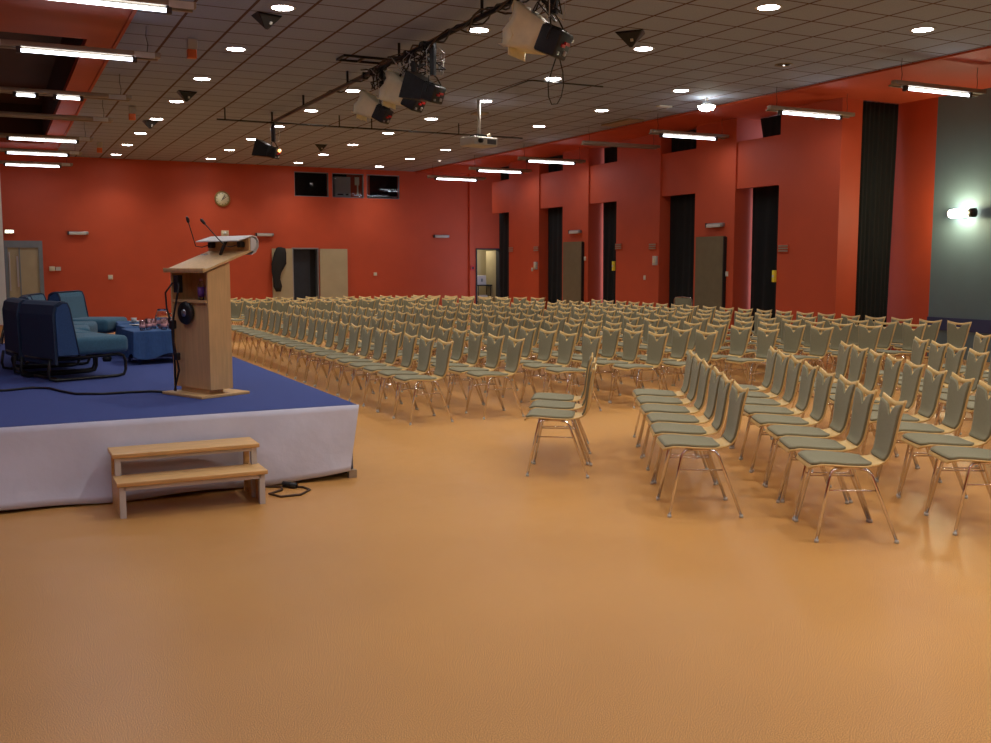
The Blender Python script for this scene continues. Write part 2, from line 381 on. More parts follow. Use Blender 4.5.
def curtain(name, p0, p1, z0, z1, label, folds, amp=.035, sag=0., lean=0., bot=None):
    """hanging curtain from p0 to p1 in plan"""
    p0 = Vector(p0); p1 = Vector(p1); d = p1-p0; L = d.length; u = d/L; nrm = Vector((-u.y, u.x))
    nu = folds*8; nv = 14; vs = []
    for side in (0, 1):
        for j in range(nv+1):
            v = j/nv
            for i in range(nu+1):
                s = i/nu
                off = amp*(.35+.65*v)*(.62*math.sin(2*PI*folds*s + 1.4*math.sin(4*s+v*1.5)) + .38*math.sin(2*PI*folds*.37*s+2+v)) + (.008 if side else 0)
                x = s*(1 - (lean*(1-v) if lean > 0 else -lean*v))
                q = p0 + u*(L*x) + nrm*off
                zt = z1 - sag*math.sin(PI*s)*(1 if v < 1 else 1)
                vs.append((q.x, q.y, zt + (z0-zt)*v))
    N = (nu+1)*(nv+1); fs = []
    for j in range(nv):
        for i in range(nu):
            a = j*(nu+1)+i; fs.append((a, a+1, a+nu+2, a+nu+1)); fs.append((N+a, N+a+nu+1, N+a+nu+2, N+a+1))
    for i in range(nu):
        fs.append((i, N+i, N+i+1, i+1)); a = nv*(nu+1)+i; fs.append((a, a+1, N+a+1, N+a))
    for j in range(nv):
        a = j*(nu+1); fs.append((a, a+nu+1, N+a+nu+1, N+a)); a += nu; fs.append((a, N+a, N+a+nu+1, a+nu+1))
    r = empty(name, (p0.x, p0.y, z0), 0, label, 'curtain', 'black curtains in the window wall')
    c = MB().add([(x-p0.x, y-p0.y, z-z0) for x, y, z in vs], fs, True).obj('cloth', 'black_cloth', r)
    MB().cyl((0, 0, z1-z0+.02), (p1.x-p0.x, p1.y-p0.y, z1-z0+.02), .015, 8).obj('rail', 'black_metal', r)
    return r
cx = W+.40
words = {'A': 'in the niche by the corner doorway', 'B': 'in the niche next to the farther grey panel', 'C': 'in the niche between the two grey panels, pink light beside it',
         'D': 'in the wide niche just beyond the nearer grey panel', 'E': 'in the niche just this side of the nearer grey panel'}
for (y0, y1, k) in niches:
    gap = {'A': .03, 'C': .05, 'E': .04}.get(k, -.02)
    x = W+.28 if k in 'BD' else cx
    curtain('door_curtain', (x, y0+.0), (x, y1-gap), .02, 3.12, 'tall black curtain '+words[k], 6 if k != 'E' else 4, .03 if k != 'E' else .05, sag=.03 if k == 'E' else 0)
    gap2 = {'A': .12, 'C': .06, 'E': .22}.get(k, -.02)
    curtain('transom_curtain', (x+.0, y0+.0), (x, y1-gap2), 3.90, CE-.01, 'short black curtain high up '+words[k].replace(', pink light beside it', ''), 6, .02, lean=-.10 if k == 'E' else 0)
curtain('full_height_curtain', (13.62, YS+.06), (14.49, YS+.06), .02, CE-.01, 'full-height black curtain beside the grey-blue wall', 8, .03, lean=-.12)
# windows behind curtains
wi = 4
for (y0, y1, k) in niches:
    x = W+ND+.2
    for (z0, z1) in ((.0, 3.06), (3.95, CE)):
        f = MB(); f.bb(x, x+.06, y0, y0+.05, z0, z1); f.bb(x, x+.06, y1-.05, y1, z0, z1); f.bb(x, x+.06, y0, y1, z0, z0+.06); f.bb(x, x+.06, y0, y1, z1-.06, z1)
        w_ = struct(f.obj('window_%d' % wi, 'metal_grey')); wi += 1
        MB().bb(x+.02, x+.03, y0+.05, y1-.05, z0+.06, z1-.06).obj('pane', 'pane', w_)

# ------------------------------------------------------------------ wall items on the window side and end wall
def bulkhead(x, y, z, face, label, w=.52):
    """rounded emergency luminaire on a wall; face 'Y' = on the end wall, 'X' = on the window wall"""
    t = empty('bulkhead_light', (x, y, z), 0 if face == 'Y' else -PI/2, label, 'wall light', 'slim emergency lights on the walls')
    MB().bb(-w/2, w/2, -.08, 0, -.035, .045, ch=.015).obj('housing', 'metal_grey', t)
    MB().bb(-w/2+.04, w/2-.06, -.10, -.075, -.045, .02, ch=.01).obj('diffuser', 'dull_white', t)
    MB().bb(-w/2, -w/2+.03, -.09, 0, -.04, .05).obj('end_cap', 'black', t)
    return t
bulkhead(2.07, YB, 2.41, 'Y', 'slim emergency light on the end wall beside the left cream door')
bulkhead(7.05, YB, 2.43, 'Y', 'slim emergency light on the end wall beside the lectern top')
bulkhead(12.58, YB, 2.45, 'Y', 'slim emergency light on the end wall near the window corner')
bulkhead(W, 16.38, 2.37, 'X', 'slim emergency light above the nearer grey panel')
bulkhead(W, 21.85, 2.39, 'X', 'slim emergency light above the farther grey panel')
def grey_panel(y0, y1, label):
    t = empty('leaning_panel', (W, (y0+y1)/2, 0), 0, label, 'panel', 'tall grey panels on the piers')
    h = (y1-y0)/2
    MB().bb(-.07, -.005, -h, h, 0, 2.15).obj('board', 'panel_olive', t)
    MB().bb(-.075, -.0, -h-.03, -h, 0, 2.13).obj('edge', 'panel_edge', t)
grey_panel(16.08, 16.96, 'tall olive-grey panel on the pier, nearer one')
grey_panel(21.5, 22.40, 'tall olive-grey panel on the pier, farther one by the corner')
def wall_box(name, x, y, z, dy, dz, m, label, cat, dep=.03, group=None):
    t = empty(name, (x, y, z), 0, label, cat, group)
    MB().bb(-dep, 0, -dy/2, dy/2, -dz/2, dz/2, ch=.004).obj('plate', m, t)
    return t
def switchplate(y, z, label, x=W):
    t = wall_box('light_switch', x, y, z, .07, .10, 'offwhite', label, 'switch', .02, 'switches on the window wall')
    MB().bb(-.03, -.02, -.02, .02, -.03, .03).obj('rocker', 'white', t)
switchplate(18.86, 1.29, 'small ivory switch on the wide pier left of the wide curtain')
switchplate(16.02, 1.40, 'small ivory switch beside the nearer grey panel')
switchplate(21.42, 1.73, 'small ivory switch beside the farther grey panel')
switchplate(24.15, 1.45, 'small ivory switch on the pier nearest the corner doorway')
for (y, z, l) in [(14.42, 1.88, 'on the widest pier'), (18.56, 1.98, 'on the edge of the wide pier by the wide curtain'), (19.92, 2.0, 'on the wide pier by the third curtain'), (25.38, 2.0, 'on the corner pier by the corner curtain'), (23.92, 2.0, 'on the corner pier by the second curtain')]:
    t = wall_box('louvre_vent', W, y, z, .26, .16, 'red', 'small red louvred vent '+l, 'vent', .02, 'small vents on the piers')
    for q in range(3): MB().bb(-.035, -.02, -.12, .12, -.055+q*.045, -.030+q*.045).obj('louvre', 'fixture', t)
for (y, z, l) in [(23.93, 1.55, 'beside the second curtain from the corner'), (18.45, 1.67, 'beside the wide curtain')]:
    t = wall_box('curtain_winder', W, y, z, .14, .20, 'dull_white', 'ivory control box '+l, 'control box', .05, 'control boxes by curtains')
    MB().bb(-.07, -.05, -.03, .03, -.05, .05).obj('knob', 'offwhite', t)
for (y, z, l) in [(14.63, 1.37, 'by the curtain this side of the nearer grey panel'), (20.1, 1.55, 'by the third curtain')]:
    t = wall_box('push_button_box', W, y, z, .06, .22, 'yellow_plastic', 'narrow yellow break-glass box '+l, 'box', .06, 'yellow boxes at niche edges')
    MB().bb(-.065, -.06, -.02, .02, -.02, .02).obj('button', 'white', t)
def endbox(name, x, z, w, h, m, label, cat, dep=.04):
    t = empty(name, (x, YB, z), 0, label, cat)
    MB().bb(-w/2, w/2, -dep, 0, -h/2, h/2, ch=.006).obj('plate', m, t); return t
t = endbox('socket_plate', 2.84, 1.24, .12, .12, 'offwhite', 'small ivory square plate low on the end wall behind the table', 'switch', .03)
MB().bb(-.03, .03, -.04, -.03, -.03, .03).obj('rocker', 'white', t)
t = endbox('round_sensor', 10.4, 1.29, .10, .10, 'offwhite', 'small round ivory plate on the end wall right of the cream leaves', 'switch', .03)
MB().bb(-.02, .02, -.045, -.03, -.02, .02).obj('button', 'white', t)
t = endbox('intercom', 1.40, 1.47, .14, .12, 'offwhite', 'ivory intercom box on the end wall beside the grey door frame', 'intercom', .05)
MB().bb(.09, .21, -.05, 0, -.05, .05).obj('handset', 'dull_white', t); MB().bb(.06, .09, -.04, 0, -.03, .03).obj('cradle', 'black', t)
t = endbox('wall_speaker', 5.92, 2.46, .20, .15, 'offwhite', 'cream box on the end wall just above the lectern lid', 'speaker', .10)
MB().lathe([(.0, 0), (.045, 0), (.04, .02)], (0, -.10, 0), 14, R=Matrix.Rotation(PI/2, 3, 'X')).obj('dial', 'white', t)
t = endbox('fire_alarm_button', 13.60, 1.47, .12, .16, 'red_plastic', 'small red alarm call point on the corner pilaster', 'alarm', .05)
t.location.y = YB-.12
MB().bb(-.03, .03, -.06, -.05, -.03, .03).obj('button', 'black', t)
t = endbox('exit_light', .42, 2.43, .24, .11, 'dull_white', 'lit emergency sign light above the left cream door', 'exit light', .07)
MB().bb(-.09, .09, -.075, -.07, -.03, .03).obj('lamp', 'exit', t)
# clock
t = empty('wall_clock', (5.88, YB, 3.42), 0, 'round cream wall clock with a dark brass rim', 'clock')
RX = Matrix.Rotation(PI/2, 3, 'X')
MB().lathe([(.0, 0), (.19, 0), (.19, .04), (.0, .04)], (0, -.0, 0), 32, R=RX).obj('face', 'clock_face', t)
MB().tube([(.2*math.cos(2*PI*k/32), -.035, .2*math.sin(2*PI*k/32)) for k in range(32)], .022, 8, closed=True).obj('rim', 'gold', t)
MB().box((.035, -.05, .045), (.018, .01, .13), rot=Matrix.Rotation(.62, 3, 'Y')).obj('hand', 'black', t)
MB().box((.03, -.05, .0), (.012, .01, .17), rot=Matrix.Rotation(.9, 3, 'Y')).obj('hand', 'black', t)
for k in range(12):
    a = 2*PI*k/12; MB().box((.155*math.sin(a), -.045, .155*math.cos(a)), (.012, .008, .03), rot=Matrix.Rotation(a, 3, 'Y')).obj('hour_mark', 'fixture_dark', t)
# sconce on the grey-blue wall
t = empty('wall_sconce', (XR, 11.68, 2.43), 0, 'glowing cylindrical sconce on the grey-blue wall', 'wall light')
MB().bb(-.07, 0, -.06, .06, -.06, .06, ch=.01).obj('mount', 'black_metal', t)
MB().cyl((-.14, -.20, 0), (-.14, .17, 0), .07, 20).obj('diffuser', 'sconce', t)
MB().cyl((-.14, -.29, 0), (-.14, -.20, 0), .075, 20).obj('end_cap', 'black_metal', t)
MB().cyl((-.14, .17, 0), (-.14, .21, 0), .055, 20).obj('end_cap', 'white', t)

# ------------------------------------------------------------------ lights
def area(name, loc, size, energy, col, rot=(0, 0, 0), sy=None, spread=None):
    L = bpy.data.lights.new(name, 'AREA'); L.energy = energy; L.color = col; L.size = size
    if sy: L.shape = 'RECTANGLE'; L.size_y = sy
    if spread: L.spread = spread
    o = bpy.data.objects.new(name, L); COL.objects.link(o); o.location = loc; o.rotation_euler = rot
    return o
def spot(name, loc, energy, col, ang, blend, r, parent=None, rot=(0, 0, 0)):
    L = bpy.data.lights.new(name, 'SPOT'); L.energy = energy; L.color = col; L.spot_size = ang; L.spot_blend = blend; L.shadow_soft_size = r
    o = bpy.data.objects.new(name, L); COL.objects.link(o); o.location = loc; o.rotation_euler = rot
    if parent: o.parent = parent
    return o
DL_W, DL_C = 140, (1.0, .92, .80)
lx = [3.0, 5.4, 7.8, 10.2]; ly = [8.945+2.4*j for j in range(-6, 9)]
missing = {(1, 2+6), (3, 5+6)}   # none mounted where the photograph shows none
dl0 = None
def downlight_proto():
    t = empty('ceiling_downlight', (0, 0, CE), 0)
    MB().lathe([(.115, -.004), (.135, -.010), (.145, -.004), (.145, 0)], n=28).obj('trim_ring', 'white', t)
    MB().lathe([(.0, -.005), (.118, -.005), (.118, -.001), (0, -.001)], n=28).obj('lamp_disc', 'down', t)
    return t
colw = ['in the row over the stage edge', 'in the row along the spotlight pipe', 'in the row beside the projector', 'in the row nearest the red strip']
for i, x in enumerate(lx):
    for j, y in enumerate(ly):
        jj = j-6
        if (i, jj) in {(1, 2)}: continue
        if (i, jj) == (3, 1):
            t = empty('ceiling_downlight', (x, y, CE), 0, 'unlit dim downlight beside the red ceiling strip with a tiny glint', 'downlight')
            MB().lathe([(.09, -.004), (.12, -.012), (.13, -.004), (.13, 0)], n=24).obj('trim_ring', 'fixture', t)
            MB().lathe([(0, -.004), (.10, -.004), (.10, 0), (0, 0)], n=24).obj('reflector', 'fixture_dark', t)
            MB().lathe([(0, -.02), (.018, -.015), (0, -.002)], n=10).obj('lamp_glint', 'dim_lamp_and_glint', t)  # glint on the unlit lamp, put in as a small glowing bead
            continue
        if dl0 is None: t = dl0 = downlight_proto()
        else: t = copy_tree(dl0)
        t.location = (x, y, CE)
        pos = {8: 'last one before the end wall'}.get(jj, '%s from the end wall' % ORD[8-jj])
        if jj < 0: pos = '%s from the end wall' % ORD[min(8-jj, 19)]
        tag(t, ('downlight '+colw[i]+', '+pos), 'downlight', 'round downlights in the tiled ceiling')
        spot('downlight_beam', (x, y, CE-.03), DL_W*(.8 if jj > 6 else 1), DL_C, 2.2, 1.0, .09)
def small_ceiling(name, x, y, m, label, cat, r=.09):
    t = empty(name, (x, y, CE), 0, label, cat)
    MB().lathe([(r, 0), (r*1.1, -.01), (r, -.02), (0, -.02)], n=20).obj('rim', 'white', t)
    MB().lathe([(r*.6, -.018), (r*.55, -.03), (0, -.032)], n=16).obj('lens', m, t)
small_ceiling('dim_spot', 11.05, 25.7, 'dim_lamp_and_glint', 'tiny dim spot in the ceiling near the corner doorway', 'downlight', .05)
# tilting bright spot near the red strip
t = empty('surface_spot', (11.0, 14.10, CE), 0, 'bright surface-mounted spot at the ceiling edge between tubes', 'spotlight')
MB().cyl((0, 0, 0), (0, 0, -.10), .02, 10).obj('stem', 'white', t)
MB().lathe([(.05, -.08), (.11, -.14), (.12, -.16)], n=20).obj('shade', 'white', t)
MB().lathe([(0, -.15), (.15, -.15), (.11, -.21), (0, -.24)], n=20).obj('bulb', 'sconce', t)
t = empty('ceiling_reflector', (10.93, 15.2, CE), 0, 'small white ceiling plate catching light beside the bright spot', 'ceiling plate')
MB().bb(-.15, .12, -.06, .06, -.02, 0).obj('plate', 'white', t)

# fluorescent battens
def batten(x0, x1, y, z, label, tubes, hx0, hx1, gear=(), group='fluorescent battens hung from the ceiling', cords=None, m='fixture'):
    t = empty('tube_light', (0, y, z), 0, label, 'tube light', group)
    MB().bb(hx0, hx1, -.045, .045, .05, .11, ch=.008).obj('housing', m, t)
    MB().bb(hx0+.02, hx1-.02, .06, .10, .035, .06).obj('side_rail', m, t)
    for (a, c) in tubes:
        MB().cyl((a, 0, .012), (c, 0, .012), .019, 12).obj('lamp_tube', 'tube', t)
        MB().bb(a-.05, a, -.03, .03, -.02, .055).obj('lamp_holder', 'fixture_dark', t)
        MB().bb(c, c+.05, -.03, .03, -.02, .055).obj('lamp_holder', 'fixture_dark', t)
        area('tube_glow', ((a+c)/2, y, z-.03), c-a, TUBE_W*(c-a)/1.2, (.82, .88, 1.0), (0, 0, 0), .05)
    for (a, c) in gear: MB().bb(a, c, -.06, -.045, .035, .10).obj('gear_box', 'white', t)
    for cxx in (cords if cords else (hx0+.15, hx1-.15)):
        MB().tube([(cxx, 0, .11), (cxx+.012, 0, .2), (cxx-.008, 0, .3), (cxx, 0, CE-z)], .004, 6).obj('cord', 'black', t)
    return t
TUBE_W = 9
rt = [(10.28, 'over the grey-blue wall'), (12.77, 'over the tall black curtain'), (16.0, 'over the nearer grey panel niche'), (21.36, 'third from the end wall on the window side'),
      (24.1, 'second from the end wall on the window side'), (26.9, 'closest to the end wall on the window side')]
for y, l in rt:
    batten(11.46, 12.70, y, 4.0, 'lit tube light hung '+l, [(11.46, 12.70)], 11.20, 13.02)
batten(11.0, 12.4, 18.05, 4.0, 'unlit tube light batten hung by the window wall, over the wide pier', [], 10.95, 12.85)
lt = [(10.32, 'nearest the viewer over the stage'), (12.93, 'second over the stage'), (22.0, 'nearest of the three close together'), (24.8, 'middle of the three close together'), (27.75, 'closest to the end wall above the cream door')]
for y, l in lt:
    batten(.40, 1.6, y, 4.0, 'tube light over the stage, '+l, [(.40, 1.6)], -.95, 1.92 if y > 12 else 1.88, [(1.62, 1.85), (-.1, .2)] if y < 20 else [(1.66, 1.85)])
batten(.4, 1.3, 16.3, 4.0, 'tube light over the stage with two short lit lengths', [(.42, .66), (.95, 1.26)], -.95, 1.98, [(1.66, 1.9), (-.1, .2)])
batten(.4, 1.3, 18.9, 4.0, 'unlit tube light batten over the stage', [], -.95, 1.98, [(1.66, 1.9), (-.1, .2)])

for k, y in enumerate((7.6, 5.0, 2.4, -.2, -2.8)):  # unseen battens added out of frame to brighten the foreground
    batten(.40, 1.6, y, 4.0, 'unseen tube light added over the stage front, %s one this side of the frame edge' % ORD[k], [(.40, 1.6)], -.95, 1.9)
    batten(-1.6, -.4, y+1.3, 4.0, 'unseen tube light added over the stage wing, %s one this side of the frame edge' % ORD[k], [(-1.6, -.4)], -1.9, -.1)
    batten(11.46, 12.70, y, 4.0, 'unseen tube light added over the side wall, %s one this side of the frame edge' % ORD[k], [(11.46, 12.70)], 11.2, 13.02)
# daylight leaking round the curtains
for (y0, y1, k) in niches:
    if k in 'ACE':
        area('window_daylight', (W+ND+.14, (y0+y1)/2, 1.6), y1-y0-.1, {'A': 50, 'C': 30, 'E': 24}[k], (.66, .74, 1.0), (0, PI/2, 0), 2.8).rotation_euler = (PI/2, 0, PI/2 if k != 'A' else PI/4)
        area('window_daylight', (W+ND+.14, (y0+y1)/2, 4.17), y1-y0-.1, {'A': 6, 'C': 4, 'E': 3.5}[k], (.66, .74, 1.0), (PI/2, 0, PI/2), .4)
area('window_daylight', (14.05, YS+.95, 2.1), .8, 34, (.66, .74, 1.0), (-PI/2, 0, 0), 4.0)
Lc = bpy.data.lights.new('lobby_fill_light', 'AREA'); Lc.energy = 14; Lc.color = (1, .9, .7); Lc.size = .5  # unseen fill added to brighten the lobby behind the corner doorway
o = bpy.data.objects.new('lobby_fill_light', Lc); COL.objects.link(o); o.location = (14.2, YB+.9, 2.36)
# sconce light
Ls = bpy.data.lights.new('sconce_light', 'POINT'); Ls.energy = 42; Ls.color = (1.0, .86, .48); Ls.shadow_soft_size = .1
o = bpy.data.objects.new('sconce_light', Ls); COL.objects.link(o); o.location = (XR-.30, 11.66, 2.43)

# ------------------------------------------------------------------ ceiling kit
def wedge(x, y, s, rz, label):
    t = empty('ceiling_speaker', (x, y, CE), rz, label, 'speaker', 'black wedge speakers under the ceiling')
    p = [(-.20*s, -.10*s, 0), (.20*s, -.10*s, 0), (.14*s, .18*s, 0), (-.14*s, .18*s, 0), (-.17*s, -.12*s, -.03*s), (.17*s, -.12*s, -.03*s), (.02*s, .0*s, -.20*s), (-.02*s, .0*s, -.20*s)]
    MB().add(p, [(0, 1, 2, 3), (0, 4, 5, 1), (4, 7, 6, 5), (1, 5, 6, 2), (0, 3, 7, 4), (3, 2, 6, 7)]).obj('cabinet', 'black', t)
    MB().box((.03*s, -.07*s, -.12*s), (.035*s, .02, .035*s), rot=Matrix.Rotation(.6, 3, 'X')).obj('badge', 'dull_white', t)
    MB().box((0, .02, -.01), (.25*s, .2*s, .03)).obj('bracket', 'black_metal', t)
wedge(2.92, 11.75, .80, .3, 'black wedge speaker hung closest to the viewer above the stage edge')
wedge(2.98, 17.45, .80, .2, 'second black wedge speaker above the stage edge')
wedge(2.92, 21.3, .75, .2, 'farthest black wedge speaker above the stage edge')
wedge(7.12, 10.62, .9, -.9, 'black wedge speaker beyond the big spotlight over the seating')
wedge(7.12, 23.7, .75, -.2, 'black wedge speaker high in front of the booth windows')
for (x, y, l) in [(2.38, 13.4, 'closest to the viewer'), (2.38, 19.5, 'in the middle'), (2.36, 25.5, 'closest to the end wall')]:
    t = empty('ceiling_beacon', (x, y, CE), 0, 'small white and orange beacon under the ceiling, '+l, 'beacon', 'white and orange beacons')
    MB().bb(-.06, .06, -.04, .04, -.13, 0, ch=.008).obj('box', 'dull_white', t); MB().bb(-.065, .05, -.045, .045, -.24, -.13, ch=.01).obj('lens', 'orange_plastic', t)
t = empty('ceiling_patch_plate', (8.3, 17.4, CE), 0, 'small tan plate on the ceiling beyond the projector', 'ceiling plate')
MB().bb(-.12, .12, -.14, .14, -.03, 0).obj('plate', 'fixture', t)
t = empty('ceiling_sensor', (11.3, 17.25, CE), 0, 'tan strip fixture on the red ceiling strip', 'ceiling plate')
MB().bb(-.1, .25, -.5, .5, -.03, 0).obj('strip', 'fixture', t)
for (x, y, l) in [(W-.02, 12.9+.4, 'on the widest pier')]:
    t = empty('pier_bracket', (W, 13.6, 4.18), 0, 'small pale bracket high on the widest pier', 'bracket')
    MB().bb(-.08, 0, -.05, .05, -.07, .05).obj('plate', 'fixture', t)
t = empty('ring_downlight', (10.2, 11.345+.0, CE), 0, 'x', 'downlight')
bpy.data.objects.remove(t)

# lighting pipe with cables
PX, PZ = 4.80, 4.22
t = empty('lighting_pipe', (PX, 0, PZ), 0, 'long dark pipe wrapped in cables carrying the spotlights', 'pipe')
MB().cyl((0, 6.2, 0), (0, 19.1, 0), .025, 10).obj('pipe', 'black_metal', t)
for y in (7.6, 10.0, 12.46, 14.57, 16.93, 19.06): MB().cyl((0, y, 0), (0, y, CE-PZ), .018, 8).obj('hanger_rod', 'black_metal', t)
for k, (y0, y1, a) in enumerate([(6.2, 13.6, .05), (6.2, 13.8, .065), (6.4, 12.6, .075), (6.2, 15.5, .045)]):
    n = int((y1-y0)*6); random.seed(k)
    MB().tube([(a*math.sin(i*.9+k*2)+.01, y0+(y1-y0)*i/n, .02+a*.9*math.cos(i*1.1+k)-(.03 if k > 1 else 0)) for i in range(n+1)], .010, 6).obj('cable', 'cable' if k % 2 else 'brown_cable', t)
b = MB()
for y in (8.3, 8.9, 11.6, 12.2, 12.6, 13.5, 13.8): b.box((0, y, 0), (.07, .05, .10))
b.obj('clamps', 'black_metal', t)
t = empty('cross_pipe', (0, 18.9, 4.20), 0, 'thin dark cross pipe spanning the ceiling beyond the spotlights', 'pipe')
MB().cyl((3.75, 0, 0), (10.0, 0, 0), .014, 8).obj('pipe', 'black_metal', t)
for x in (3.9, 6.05, 6.7, 8.55): MB().cyl((x, 0, 0), (x, 0, CE-4.20), .012, 6).obj('hanger_rod', 'black_metal', t)
t = empty('angled_conduit', (0, 0, 4.36), 0, 'thin dark angled conduit under the tiles near the big spotlight', 'pipe')
MB().tube([(7.45, 14.9, 0), (7.4, 13.8, 0), (7.45, 13.75, 0), (8.7, 13.75, 0)], .012, 6).obj('conduit', 'black_metal', t)
t = empty('pipe_bracket_frame', (4.42, 13.6, CE), 0, 'small black rectangular frame under the tiles beside the cable pipe', 'bracket')
b = MB(); b.bb(-.02, .60, -.17, -.15, -.03, 0); b.bb(-.02, .6, .15, .17, -.03, 0); b.bb(-.04, -.02, -.17, .17, -.03, 0); b.bb(.25, .27, -.17, .17, -.03, 0); b.bb(.58, .60, -.17, .17, -.03, 0)
b.obj('frame', 'black_metal', t)

def stage_light(y, z, yaw, tilt, label, gel=True, sc=1., wires=True, fl=.45, lens='gel'):
    """theatre flood: body, back plate, yoke, clamp, gel sheet hung at the front"""
    t = empty('stage_spotlight', (PX, y, z), yaw, label, 'spotlight', 'stage spotlights on the pipe')
    R = Matrix.Rotation(tilt, 3, 'X')
    def P(x, yy, zz): return tuple(R @ Vector((x*sc, yy*sc, zz*sc)))
    b = MB(); b.box(P(0, 0, 0), (.30*sc, .24*sc, .26*sc), rot=R, ch=.02); b.obj('body', 'black', t)
    b = MB()
    for k in range(5): b.box(P(0, -.02, .13), (.24*sc, .015, .03), rot=R) if k == 0 else b.box(P(-.10+.05*k, -.02, .135), (.02*sc, .18*sc, .02), rot=R)
    b.obj('cooling_fins', 'black_metal', t)
    b = MB(); b.box(P(-.03, .13, .03), (.09*sc, .02, .03*sc), rot=R); b.box(P(.04, .13, -.0), (.06*sc, .02, .03*sc), rot=R)
    b.obj('cable_grip', 'red_plastic', t)
    b = MB(); b.box(P(-.06, .125, -.06), (.05*sc, .02, .05*sc), rot=R, ch=.01); b.box(P(.09, .125, -.08), (.03*sc, .02, .03*sc), rot=R); b.box(P(-.12, .125, .08), (.03*sc, .02, .03*sc), rot=R); b.obj('screws', 'steel', t)
    top = PZ - z - .03
    yk = [P(-.18, 0, 0), P(-.18, 0, .12), (-.10*sc, 0, .25*sc), (0, 0, .28*sc), (.10*sc, 0, .25*sc), P(.18, 0, .12), P(.18, 0, 0)]
    MB().tube(yk, .009, 8).obj('yoke', 'black_metal', t)
    MB().box((0, 0, (top+.28*sc)/2), (.05, .06, max(.05, top-.28*sc+.02))).obj('clamp', 'black_metal', t)
    if wires:
        MB().tube([(-.03, 0, top), (-.16, .05, top-.08), (-.14, .04, .22), (-.05, .0, .27*sc)], .005, 6).obj('safety_wire', 'steel', t)
        MB().tube([(.04, 0, top), (.17, .03, top-.10), (.15, .02, .20), (.06, .0, .26*sc)], .005, 6).obj('safety_wire', 'steel', t)
    if gel:
        # frame and slightly crumpled sheet in front of the lens
        n = 8; vs = []
        for side in (0, 1):
            for i in range(n+1):
                for j in range(n+1):
                    x = (-.5+i/n)*.46*sc; zz = (-.5+j/n)*.50*sc
                    wv = .03*math.sin(i*1.7+j*.6)+.02*math.cos(j*2.1)
                    vs.append(P(x/sc*.9, -fl-.0+wv - .10*(j/n-.5)+(0.004 if side else 0), zz/sc-.02))
        N = (n+1)**2; fs = []
        for i in range(n):
            for j in range(n):
                a = i*(n+1)+j; fs.append((a, a+1, a+n+2, a+n+1)); fs.append((N+a, N+a+n+1, N+a+n+2, N+a+1))
        for i in range(n):
            for a, c in ((i, i+1), (n*(n+1)+i, n*(n+1)+i+1), (i*(n+1), (i+1)*(n+1)), (i*(n+1)+n, (i+1)*(n+1)+n)): fs.append((a, c, N+c, N+a))
        MB().add(vs, fs, True).obj('diffusion_sheet', 'gel', t)
    # four flaps round the lens: paper hood on the gelled lamps, black barn doors on the bare one
    for kx, kz, nm in ((-1, 0, 'side_flap'), (1, 0, 'side_flap'), (0, 1, 'top_flap'), (0, -1, 'bottom_flap')):
        nq = 6; vs = []
        for side in (0, 1):
            for i in range(nq+1):
                for j in range(nq+1):
                    f = i/nq; e = -1+2*j/nq
                    half = .14+(.21-.14)*f; yy = -.10-(fl-.06)*f
                    wv = (.018*math.sin(3*e+5*f+kx*2+kz)+.012*math.sin(7*e-3*f))*f if gel else 0
                    r = half+wv-(.005 if side else 0)
                    vs.append(P(kx*r if kx else e*half, yy+(.03*math.sin(4*e)*f if gel else 0), kz*r if kz else e*half))
        NN = (nq+1)**2; fs = []
        for i in range(nq):
            for j in range(nq):
                a_ = i*(nq+1)+j; fs.append((a_, a_+1, a_+nq+2, a_+nq+1)); fs.append((NN+a_, NN+a_+nq+1, NN+a_+nq+2, NN+a_+1))
            for a_, c_ in ((i, i+1), (nq*(nq+1)+i, nq*(nq+1)+i+1), (i*(nq+1), (i+1)*(nq+1)), (i*(nq+1)+nq, (i+1)*(nq+1)+nq)): fs.append((a_, c_, NN+c_, NN+a_))
        MB().add(vs, fs, gel).obj(nm, 'gel' if gel else 'black_metal', t)
    return t
stage_light(8.45, 3.66, -2.5, -.42, 'biggest stage spotlight with a cream diffusion sheet, closest to the viewer', sc=.95, fl=.40)
stage_light(11.95, 3.62, -2.45, -.5, 'stage spotlight with a cream sheet in the cluster of three, middle of the cluster', sc=.85, fl=.42)
stage_light(11.35, 3.62, -2.6, -.35, 'bare black stage spotlight with open barn doors, nearest of the cluster', gel=False, sc=.78, fl=.42)
stage_light(13.1, 3.60, -2.4, -.5, 'smaller stage spotlight with a drooping pale sheet, farthest of the cluster', sc=.75, fl=.42)
t = stage_light(19.0, 3.66, -2.3, -.3, 'lone black stage spotlight at the far end of the pipe', gel=False, sc=.75, fl=.42)
MB().lathe([(0, 0), (.03, .02), (.03, .05), (0, .07)], (.02, .13, .0), 12).obj('indicator', 'bulb', t)
